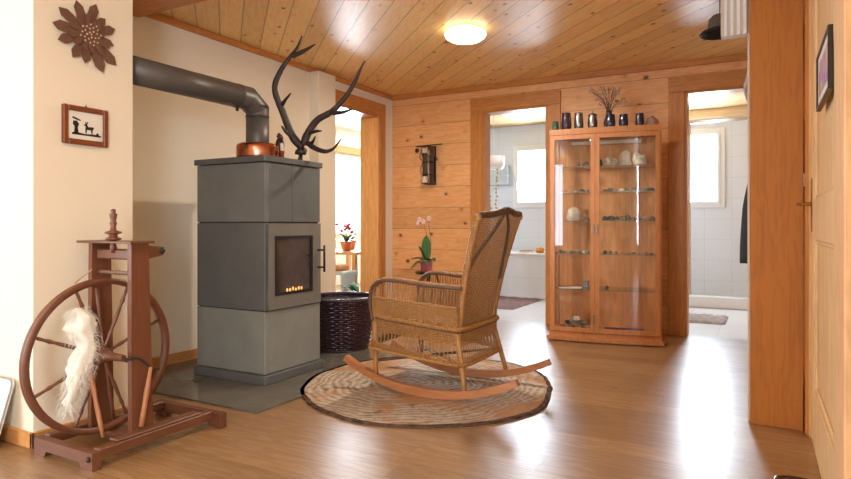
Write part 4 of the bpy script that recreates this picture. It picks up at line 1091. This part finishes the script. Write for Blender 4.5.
# mugs and jugs on the cabinet
def vessel(nm, x, y, r, h, mat, label, cat, handle=True, lid=False, belly=1.0):
    X, Y = cw(x, y); t = thing(nm, label, cat, (X, Y, CH), R(105))
    MB().lathe([(r*.8, 0), (r*.9, .004), (r*belly, h*.35), (r*.92*belly, h*.7), (r*.85, h*.95), (r*.88, h), (r*.8, h), (r*.78, h*.9), (r*.7, h*.15), (.0001, h*.12)], (0, 0, 0), 24).build('body', mat, t, local=True)
    if handle: MB().tube(curve([(r*.85, 0, h*.8), (r*1.5, 0, h*.75), (r*1.6, 0, h*.4), (r*.9, 0, h*.2)], 6), .0045, 6).build('handle', mat, t, local=True)
    if lid: MB().lathe([(r*.9, h), (r*.92, h+.004), (r*.6, h+.014), (r*.15, h+.02), (r*.15, h+.03), (r*.22, h+.036), (.0001, h+.042)], (0, 0, 0), 20).build('lid', mat, t, local=True)
pew = metal('pewter_ware', srgb(150, 150, 150), .25, .3); pur = plain('purple_glaze', srgb(58, 34, 50), .12, var=.2, coat=.6); navy = plain('navy_glaze', srgb(34, 38, 70), .15, var=.2, coat=.6)
vessel('glass_cup', .038, .07, .027, .078, plain('green_bottle_glass', srgb(54, 92, 74), .1, coat=.6), 'small green glass cup at the left end of the cabinet top', 'cup')
vessel('glazed_mug', .122, .09, .043, .145, pur, 'large dark purple mug beside the small green cup', 'mug')
vessel('pewter_jug', .222, .09, .038, .140, pew, 'shiny pewter jug between the purple mug and the lidded stein', 'jug')
vessel('lidded_stein', .33, .10, .040, .115, pew, 'pewter stein with a knobbed lid', 'stein', lid=True)
vessel('blue_mug', .47, .075, .040, .108, navy, 'navy blue mug in front of the dried flower vase', 'mug')
vessel('blue_mug', .57, .08, .037, .105, navy, 'navy blue mug right of the dried flowers', 'mug')
vessel('patterned_mug', .69, .08, .036, .105, plain('slate_glaze', srgb(52, 52, 66), .15, var=.5, scale=40, coat=.5), 'dark patterned mug beside the pinkish stone on the cabinet', 'mug')
X, Y = cw(.775, .11); o = MB().lump((X, Y, CH), .042, .035, .055, seed=8, n=12, m=8).build('pink_stone', RK['rose']); tag(o, 'pinkish grey stone at the right end of the cabinet top', 'stone')
X, Y = cw(.45, .22); vz = thing('dried_flower_vase', 'dark vase holding a spray of dried flowers on the cabinet', 'vase', (X, Y, CH))
MB().lathe([(.03, 0), (.035, .01), (.045, .07), (.03, .12), (.022, .15), (.026, .165), (.02, .165), (.018, .14), (.0001, .13)], (X, Y, CH), 20).build('vase', plain('dark_clay_vase', srgb(58, 44, 44), .3), vz)
random.seed(21); m = MB(); m2 = MB()
for k in range(48):
    a = random.uniform(0, 2*PI); sp = random.uniform(.02, .17); hh = random.uniform(.24, .40)-sp*.35; 
    e = Vector((X+math.cos(a)*sp*1.1-.03, min(Y+math.sin(a)*sp*.5, BY-.05), CH+hh))
    q = curve([(X, Y, CH+.13), ((X*.6+e.x*.4), (Y*.6+e.y*.4), CH+.13+(hh-.13)*.65), tuple(e)], 5); m.tube(q, .0013, 4, caps=False)
    for j in range(4): p = e+Vector([random.uniform(-.012, .012) for _ in range(3)]); m2.lump(p, .005, .005, .006, seed=k+j, n=6, m=4, flatbase=False)
m.build('stems', plain('dried_stem', srgb(120, 88, 66), .8), vz); o = m2.build('flower_heads', plain('dried_blossom', srgb(190, 160, 140), .8, var=.25), vz); o['kind'] = 'stuff'

# ------------------------------------------------------------------ CEILING LAMPS
def lamp(loc, label, mat, r=0.145, power=24, col=(1, .88, .72)):
    t = thing('ceiling_lamp', label, 'lamp', loc)
    MB().lathe([(r*.72, 0), (r*.75, -.006), (r*.75, -.02), (r*.7, -.022)], (0, 0, 0), 32).build('base_plate', 'white', t, local=True)
    MB().lathe([(r*.80, -.018), (r*.97, -.03), (r, -.045), (r*.95, -.062), (r*.75, -.082), (r*.4, -.094), (.0001, -.098)], (0, 0, 0), 40).build('glass_shade', mat, t, local=True)
    l = bpy.data.lights.new('lamp_bulb', 'AREA'); l.shape = 'DISK'; l.size = r*1.2; l.energy = power; l.color = col
    o = bpy.data.objects.new('lamp_bulb', l); C.objects.link(o); o.location = (loc[0], loc[1], loc[2]-.102)
lamp((-1.80, 3.86, H), 'round opal ceiling lamp glowing warm on the pine ceiling', M['lamp'])
lamp((-1.30, 0.35, H), 'added unseen opal ceiling lamp over the near part of the room, behind the viewer', M['lamp'], power=14, col=(1, .92, .82))  # unseen lamp, added as a plausible source of warm light on the chimney
lamp((-2.58, 6.95, 2.33), 'round opal lamp on the bathroom ceiling seen through left doorway', M['lamp_cool'], .17, 1.5, (.95, .97, 1))
lamp((-0.48, 6.85, 2.33), 'round opal lamp on the shower room ceiling seen through right doorway', M['lamp_cool'], .18, 1.5, (.95, .97, 1))

# ------------------------------------------------------------------ BATHROOM CONTENTS
tb = thing('bathtub', 'white built-in bathtub with tiled front below the window', 'bathtub', (-2.6, 7.9, 0))
MB().box(-3.595, DX-.055, 7.50, 7.56, 0, .54).build('front_panel', 'bath_wall', tb)
m = MB().box(-3.595, DX-.055, 7.47, 7.62, .54, .575, .01).box(-3.595, DX-.055, 8.06, FW-.005, .54, .575, .01).box(-3.595, -3.48, 7.62, 8.06, .54, .575, .01).box(-1.52, DX-.055, 7.62, 8.06, .54, .575, .01)
m.build('rim', 'porcelain', tb)
MB().box(-3.48, -1.52, 7.62, 8.06, .15, .17).box(-3.48, -3.46, 7.62, 8.06, .17, .54).box(-1.54, -1.52, 7.62, 8.06, .17, .54).box(-3.46, -1.54, 7.62, 7.64, .17, .54).box(-3.46, -1.54, 8.04, 8.06, .17, .54).build('basin', 'porcelain', tb)
br = thing('bath_brush', 'wooden bath brush lying on the bathtub rim', 'brush', (-2.60, 7.53, .575))
MB().box(-2.74, -2.56, 7.52, 7.55, .590, .605, .005).build('back', plain('beech_brush', srgb(176, 116, 76), .5), br)
MB().box(-2.73, -2.60, 7.522, 7.548, .576, .592).build('bristles', plain('pale_bristle', srgb(220, 200, 170), .9), br)
tag(MB().lump((-2.47, 7.545, .5755), .055, .05, .05, seed=3, n=16, m=12, amp=.08, smooth=True).build('bath_sponge', plain('orange_sponge', srgb(214, 150, 70), .9, var=.1, scale=60)), 'round orange natural sponge on the bathtub rim', 'sponge')
def shag(nm, x0, x1, y0, y1, mat, label, rot=0):
    m = MB(); nx, ny = 24, 16; vs = []
    cx_, cy_ = (x0+x1)/2, (y0+y1)/2; ca, sa = math.cos(rot), math.sin(rot)
    for j in range(ny+1):
        for i in range(nx+1):
            e = 0.02*noise.noise(Vector((i*.9, j*.9, 2))); x = lerp(x0, x1, i/nx)+e-cx_; y = lerp(y0, y1, j/ny)+e-cy_
            b = i in (0, nx) or j in (0, ny)
            vs.append((cx_+x*ca-y*sa, cy_+x*sa+y*ca, .002 if b else .018+.012*noise.noise(Vector((i*1.7, j*1.7, 5)))))
    m.add(vs, [(j*(nx+1)+i, j*(nx+1)+i+1, (j+1)*(nx+1)+i+1, (j+1)*(nx+1)+i) for j in range(ny) for i in range(nx)], True)
    return tag(m.build(nm, mat), label, 'mat')
shag('bath_mat', -3.40, -2.36, 6.30, 7.38, plain('mauve_brown_pile', srgb(128, 98, 92), .95, var=.3, scale=14, bump=.8), 'brown mauve shaggy bath mat before the bathtub')
hg = thing('shell_garland', 'hanging garland of shells below a white shade at the bathroom window', 'garland', (-2.90, 7.05, 2.33))
MB().lathe([(.10, 0), (.125, .03), (.135, .16), (.13, .16), (.12, .03), (.095, .005)], (-2.90, 7.05, 1.62), 24, caps=False).build('shade', 'white', hg)
MB().tube([(-2.90, 7.05, 1.76), (-2.90, 7.05, 2.33)], .003, 5).build('cord', 'white', hg)
for dx in (-.08, .05):
    m = MB(); m.tube([(-2.90+dx, 7.05, 1.64), (-2.90+dx*.5, 7.05, 1.08)], .002, 4)
    for k in range(12): q = k/11; m.lump((-2.90+dx*lerp(1, .5, q)+.008*math.sin(k*2), 7.05, lerp(1.62, 1.09, q)), .016, .012, .016, seed=k, flatbase=False, n=7, m=5)
    m.build('shell_string', plain('ochre_shells', srgb(196, 166, 104), .5, var=.25, scale=20), hg)
pn = thing('wall_cabinet', 'small white grey wall cabinet left of the bathroom window', 'cabinet', (-3.25, FW, 1.45))
MB().box(-3.40, -3.12, FW-.10, FW, 1.50, 1.78, .005).build('body', plain('pale_grey_front', srgb(196, 204, 206), .2), pn)
MB().box(-3.14, -3.13, FW-.115, FW-.10, 1.60, 1.66, .002).build('knob', 'steel', pn)

# ------------------------------------------------------------------ SHOWER ROOM CONTENTS
tag(MB().box(-1.29, 1.58, 7.50, 7.62, 0, .13, .01).box(-1.29, 1.58, 7.62, FW, 0, .05).build('shower_tray', 'porcelain'), 'white low shower tray with tiled kerb below the right window', 'shower tray')
sc_ = thing('shower_screen', 'clear glass shower screen with slim chrome rail at the left of the right doorway view', 'shower screen', (-0.80, 7.52, .13))
MB().box(-1.28, -.70, 7.535, 7.543, .13, 2.06).build('glass_panel', 'glass', sc_)
MB().box(-.712, -.69, 7.525, 7.553, .13, 2.08, .003).build('edge_profile', 'steel', sc_)
MB().box(-1.28, .30, 7.525, 7.553, 2.08, 2.11, .003).build('top_rail', 'steel', sc_)
shag('shower_mat', -.72, -.28, 6.30, 6.90, plain('beige_grey_pile', srgb(160, 146, 138), .95, var=.25, scale=14, bump=.8), 'small grey beige shower mat on pale tiles')
struct('trim_6', MB().box(DX+.05, 1.6, 8.08, 8.195, 2.22, 2.33, .004), wood('pale_pine_beam', srgb(234, 204, 158), 'x'))

# ------------------------------------------------------------------ COAT RACK (right)
KX0, KX1, KY0, KY1 = -0.040, 0.230, 3.235, 4.50
ck = thing('coat_rack', 'tall larch coat rack with a solid side panel beside the pale door', 'coat rack', (.08, 3.9, 0))
MB().box(KX0, .172, KY0, KY0+.028, 0, H-.002, .002).build('side_panel', 'rack', ck)
MB().box(KX0, KX1, KY1-.028, KY1, 0, H-.002, .002).build('side_panel', 'rack', ck)
MB().box(KX1-.015, KX1, KY0+.028, KY1-.028, .0, H-.002).build('back_panel', 'rack', ck)
MB().box(KX0+.01, KX1-.015, KY0+.028, KY1-.028, .20, .225, .002).build('bottom_shelf', 'frame_y', ck)
MB().box(KX0+.005, KX1-.015, KY0+.028, KY1-.028, 1.82, 1.845, .002).build('hat_shelf', 'frame_y', ck)
MB().box(KX0-.012, KX0-.001, KY0+.03, KY0+.05, .0, H-.01, .002).build('edge_strip', plain('pale_edge_strip', srgb(226, 208, 190), .5), ck)
MB().tube([(.07, KY0+.03, 1.70), (.07, KY1-.03, 1.70)], .012).build('rail', 'steel', ck)
def coat(y, mat, label, sleeves=True, zt=1.66, zb=.85, dx=0.0, w=.05, nm='hanging_coat'):
    t = thing(nm, label, 'coat', (.03+dx, y, 1.69))
    m = MB(); vs = []; nn = 20; lv = 14
    for j in range(lv):
        q = j/(lv-1); z = lerp(zt, zb, q); a_, b_ = lerp(.05, .115, min(1, q*2.2)), lerp(w*.5, w*1.15, min(1, q*1.5))
        for k in range(nn):
            an_ = 2*PI*k/nn; f_ = 1+.12*math.sin(an_*5+j*.25)
            vs.append((.03+dx+a_*math.cos(an_)*f_, y+b_*math.sin(an_)*f_, z))
    fs = [(j*nn+k, j*nn+(k+1) % nn, (j+1)*nn+(k+1) % nn, (j+1)*nn+k) for j in range(lv-1) for k in range(nn)]+[tuple(range(nn)), tuple((lv-1)*nn+k for k in range(nn))]
    m.add(vs, fs, True).build('body', mat, t)
    if sleeves: MB().tube(curve([(-.01+dx, y, zt-.02), (-.065+dx, y+.01, zt-.18), (-.075+dx, y+.01, zt-.40), (-.06+dx, y, zt-.62)], 5), [.028]*16, 10).build('sleeve', mat, t)
    MB().tube([(.03+dx, y, zt-.01), (.03+dx, y, zt+.03), (.05+dx, y, 1.712)], .003, 6).build('hook', 'steel', t)
coat(4.16, plain('charcoal_cloth', srgb(52, 58, 70), .9, var=.2), 'dark blue grey coat hanging farthest in the rack', zt=1.30, zb=.70, dx=-.015, sleeves=False, w=.07)
coat(3.60, plain('cream_cloth', srgb(206, 176, 142), .9, var=.15), 'cream coat hanging nearest the rack side panel', zt=1.66, zb=1.0, dx=.06, sleeves=False, w=.045)
sf = MB()
for k in range(5): sf.tube(curve([(-.045, 3.33+k*.02, 1.64+.012*k), (-.06, 3.36+k*.02, 1.60), (-.03, 3.40+k*.015, 1.57-.01*k), (.03, 3.42, 1.60)], 5), .011, 7)
tag(sf.build('bundled_scarf', plain('grey_white_scarf', srgb(176, 168, 172), .95, var=.4, scale=60)), 'grey and white scarf bundled on the coat rack edge', 'scarf')
sf = MB()
for k in range(4): sf.tube(curve([(-.03, 3.32+k*.02, 1.80-.01*k), (-.045, 3.34+k*.02, 1.76), (0, 3.36+k*.02, 1.74)], 5), .012, 7)
tag(sf.build('knitted_cap', plain('grey_knit', srgb(120, 118, 120), .95, var=.4, scale=60)), 'grey knitted cap tucked under the rack hat shelf', 'cap')
# white ribbed blind hanging outside the rack
pb = MB(); xs = [lerp(-.165, -.056, k/8) for k in range(9)]
fr = [(x, 3.262 if k % 2 else 3.246) for k, x in enumerate(xs)]
pb.prism(fr+[(x, y+.06) for x, y in reversed(fr)], 1.835, H-.001, lambda a, b, h: (a, b, h))
tag(pb.build('ribbed_blind', plain('white_ribbed_fabric', srgb(232, 232, 232), .6, var=.01)), 'white ribbed blind hanging from the ceiling at the coat rack top', 'blind')
ht = thing('felt_hat', 'dark felt hat hanging from the ceiling hook beyond the white ribbed blind', 'hat', (-.215, 4.12, 2.10))
MB().lathe([(.0001, .085), (.04, .083), (.062, .06), (.068, .0), (.072, -.004), (.068, -.01), (.06, .0), (.0001, .06)], (-.215, 4.12, 2.125), 24).build('crown', plain('grey_felt', srgb(110, 104, 98), .9), ht)
MB().lathe([(.066, .0), (.10, -.012), (.115, -.03), (.11, -.036), (.062, -.012)], (-.215, 4.12, 2.125), 28).build('brim', plain('black_felt', srgb(36, 36, 40), .9), ht)
MB().tube([(-.215, 4.12, 2.20), (-.215, 4.12, H)], .003, 6).build('hook', 'iron_dark', ht)
bx_ = thing('shoe_box', 'small striped yellow and red box on the rack bottom shelf', 'box', (.0, 3.42, .225))
MB().box(-.035, .10, 3.30, 3.46, .2255, .34, .003).build('body', plain('yellow_card', srgb(222, 180, 96), .7), bx_)
MB().box(-.038, .103, 3.297, 3.463, .33, .362, .003).build('lid', plain('red_card', srgb(190, 80, 66), .7), bx_)
tag(MB().box(-.035, .12, 3.30, 4.40, .001, .12, .01).build('storage_box', plain('pale_drawer_front', srgb(214, 196, 182), .5)), 'pale low shoe box under the rack bottom shelf', 'box')

# ------------------------------------------------------------------ PALE DOOR ON THE RIGHT WALL
dt = bpy.data.objects.new('door_4', None); C.objects.link(dt); dt['kind'] = 'structure'; dt.location = (RX, 3.2, 0)
MB().box(.176, RX, 3.168, 3.234, 0, H-.004, .004).build('door_casing', 'frame_z', dt)
MB().box(.188, RX, 3.146, 3.168, 0, 2.1, .002).build('door_rebate', wood('pale_rebate', srgb(226, 176, 120), 'z'), dt)
DXF = .224   # room face of the leaf
Ys, Ye, Zt = 2.08, 3.142, 2.08
m = MB()
st_w = .13
for a in ((Ys, Ys+st_w, 0.004, Zt), (Ye-st_w, Ye, .004, Zt), (Ys+st_w, Ye-st_w, .004, .24), (Ys+st_w, Ye-st_w, .87, 1.04), (Ys+st_w, Ye-st_w, 1.93, Zt)):
    m.box(DXF-.028, RX-.001, a[0], a[1], a[2], a[3], .002)
m.build('door_frame', 'door', dt)
for z0_, z1_ in ((.24, .87), (1.04, 1.93)):
    m = MB().box(DXF-.012, RX-.001, Ys+st_w, Ye-st_w, z0_, z1_)
    m.build('door_panel', 'door', dt)
    m = MB(); a0, a1, w_ = Ys+st_w, Ye-st_w, .018
    for b in ((a0, a0+w_, z0_, z1_), (a1-w_, a1, z0_, z1_), (a0+w_, a1-w_, z0_, z0_+w_), (a0+w_, a1-w_, z1_-w_, z1_)): m.box(DXF-.022, DXF-.010, *b, .005)
    m.build('panel_moulding', 'door', dt)
MB().box(DXF-.032, DXF-.027, 3.075, 3.11, .90, 1.13, .002).build('lock_plate', 'brass', dt)
m = MB().tube(curve([(DXF-.03, 3.092, 1.02), (DXF-.07, 3.092, 1.02), (DXF-.078, 3.085, 1.02), (DXF-.078, 3.05, 1.02), (DXF-.074, 2.975, 1.025)], 5), .0085, 10); m.build('door_lever', 'brass', dt)
MB().box(.168, .176, 3.185, 3.215, 1.10, 1.16, .002).build('strike_plate', 'steel', dt)
MB().box(.190, RX-.001, 1.90, 2.078, 0, H-.1, .004).build('door_casing', wood('pale_casing', srgb(232, 186, 140), 'z'), dt)
# picture on the door
pc = thing('door_picture', 'small colourful print in white mount and thin dark frame on the pale door', 'picture', (DXF-.028, 2.45, 1.35))
PXf = DXF-.0285
y0, y1, z0, z1 = 2.235, 2.66, 1.355, 1.535
MB().box(PXf-.008, PXf+.0005, y0, y1, z0, z1).build('mount', plain('white_mount', srgb(226, 222, 214), .6, var=.02), pc)
m = MB()
for b in ((y0-.008, y0, z0-.008, z1+.008), (y1, y1+.006, z0-.008, z1+.008), (y0, y1, z0-.008, z0), (y0, y1, z1, z1+.008)): m.box(PXf-.014, PXf+.0005, *b)
m.build('frame', plain('dark_thin_frame', srgb(54, 44, 42), .4), pc)
n = NT('colour_print', .5); vo = n.new('ShaderNodeTexVoronoi'); vo.inputs['Scale'].default_value = 26; n.l.new(n.coord(), vo.inputs['Vector'])
hs = n.mix(.55, vo.outputs['Color'], srgb(150, 110, 150)); n.color(hs)
MB().box(PXf-.0095, PXf-.008, y0+.05, y1-.05, z0+.035, z1-.03).build('print', n.m, pc)

# curved metal rail of a low stool at the bottom right
sl = thing('low_stool', 'low stool with a curved dark metal rim beside the pale door', 'stool', (.06, 2.02, 0))
q = curve([(-.062, 2.30, .30), (-.08, 2.36, .31), (-.03, 2.375, .31)], 6)
sx_, sy_ = 0.145, 2.05
rim_pts = rr(sx_-.105, sx_+.045, sy_-.14, sy_+.14, .045, 8)
MB().tube([(x, y, .15) for x, y in rim_pts], .0075, 8, closed=True).build('metal_rim', plain('dark_polished_metal', srgb(60, 30, 26), .18, .6, coat=.5), sl)
MB().prism(rr(sx_-.098, sx_+.038, sy_-.133, sy_+.133, .04, 6), .142, .150, lambda a, b, h: (a, b, h)).build('seat', wood('stool_seat_wood', srgb(160, 104, 68), 'x'), sl)
for x, y in ((sx_-.08, sy_-.11), (sx_-.08, sy_+.11), (sx_+.025, sy_-.11), (sx_+.025, sy_+.11)): MB().tube([(x, y, 0), (x, y, .145)], .008).build('leg', 'iron_dark', sl)

# ------------------------------------------------------------------ WINTER GARDEN CONTENTS
gt = thing('garden_table', 'pale wooden side table in the bright room beyond the left doorway', 'table', (-4.72, 6.45, 0))
MB().box(-5.05, -4.35, 6.15, 6.95, .56, .595, .004).build('table_top', 'jamb', gt)
for x in (-5.0, -4.4):
    for y in (6.2, 6.9): MB().box(x-.025, x+.025, y-.025, y+.025, 0, .56).build('leg', 'jamb', gt)
def pot(x, y, z, label, flower, hgt=.26, nm='potted_plant', n_=14, potm=None):
    t = thing(nm, label, 'plant', (x, y, z))
    MB().lathe([(.05, 0), (.075, .10), (.08, .105), (.08, .125), (.07, .125), (.0001, .11)], (x, y, z), 18).build('pot', potm or plain('terracotta', srgb(190, 110, 76), .7), t)
    m = MB(); random.seed(int(x*100+y*10))
    for k in range(n_): a = k*2.4; leaf(m, (x, y, z+.11), (math.cos(a), math.sin(a), random.uniform(.6, 2.2)), random.uniform(.6, 1)*hgt, .02, .4)
    m.build('leaves', 'leaf', t)
    if flower:
        m = MB()
        for k in range(14): m.lump((x+random.uniform(-.1, .1), y+random.uniform(-.1, .1), z+.14+hgt*random.uniform(.4, .8)), .022, .022, .018, seed=k, flatbase=False, n=7, m=5)
        m.build('blossoms', flower, t)
pot(-4.62, 6.33, .596, 'red flowering plant on the pale side table beyond the left doorway', 'red')
pot(-4.86, 6.75, .596, 'leafy green plant at the window end of the pale side table', None)
pot(-3.95, 5.62, .0, 'green floor plant just beyond the left doorway', None, .42, n_=18, potm=M['white'])
wc = thing('garden_bench', 'low white bench in the bright room beyond the left doorway', 'bench', (-4.6, 5.95, 0))
MB().box(-5.0, -4.25, 5.78, 6.06, .34, .38, .004).build('seat', 'white', wc)
for x in (-4.95, -4.3): MB().box(x-.02, x+.02, 5.8, 6.04, 0, .34).build('leg', 'white', wc)
cu = MB().box(-4.7, -4.35, 5.80, 6.04, .381, .46, .03); tag(cu.build('orange_cushion', plain('orange_fabric', srgb(222, 150, 96), .9)), 'orange cushion lying on the low white bench', 'cushion')
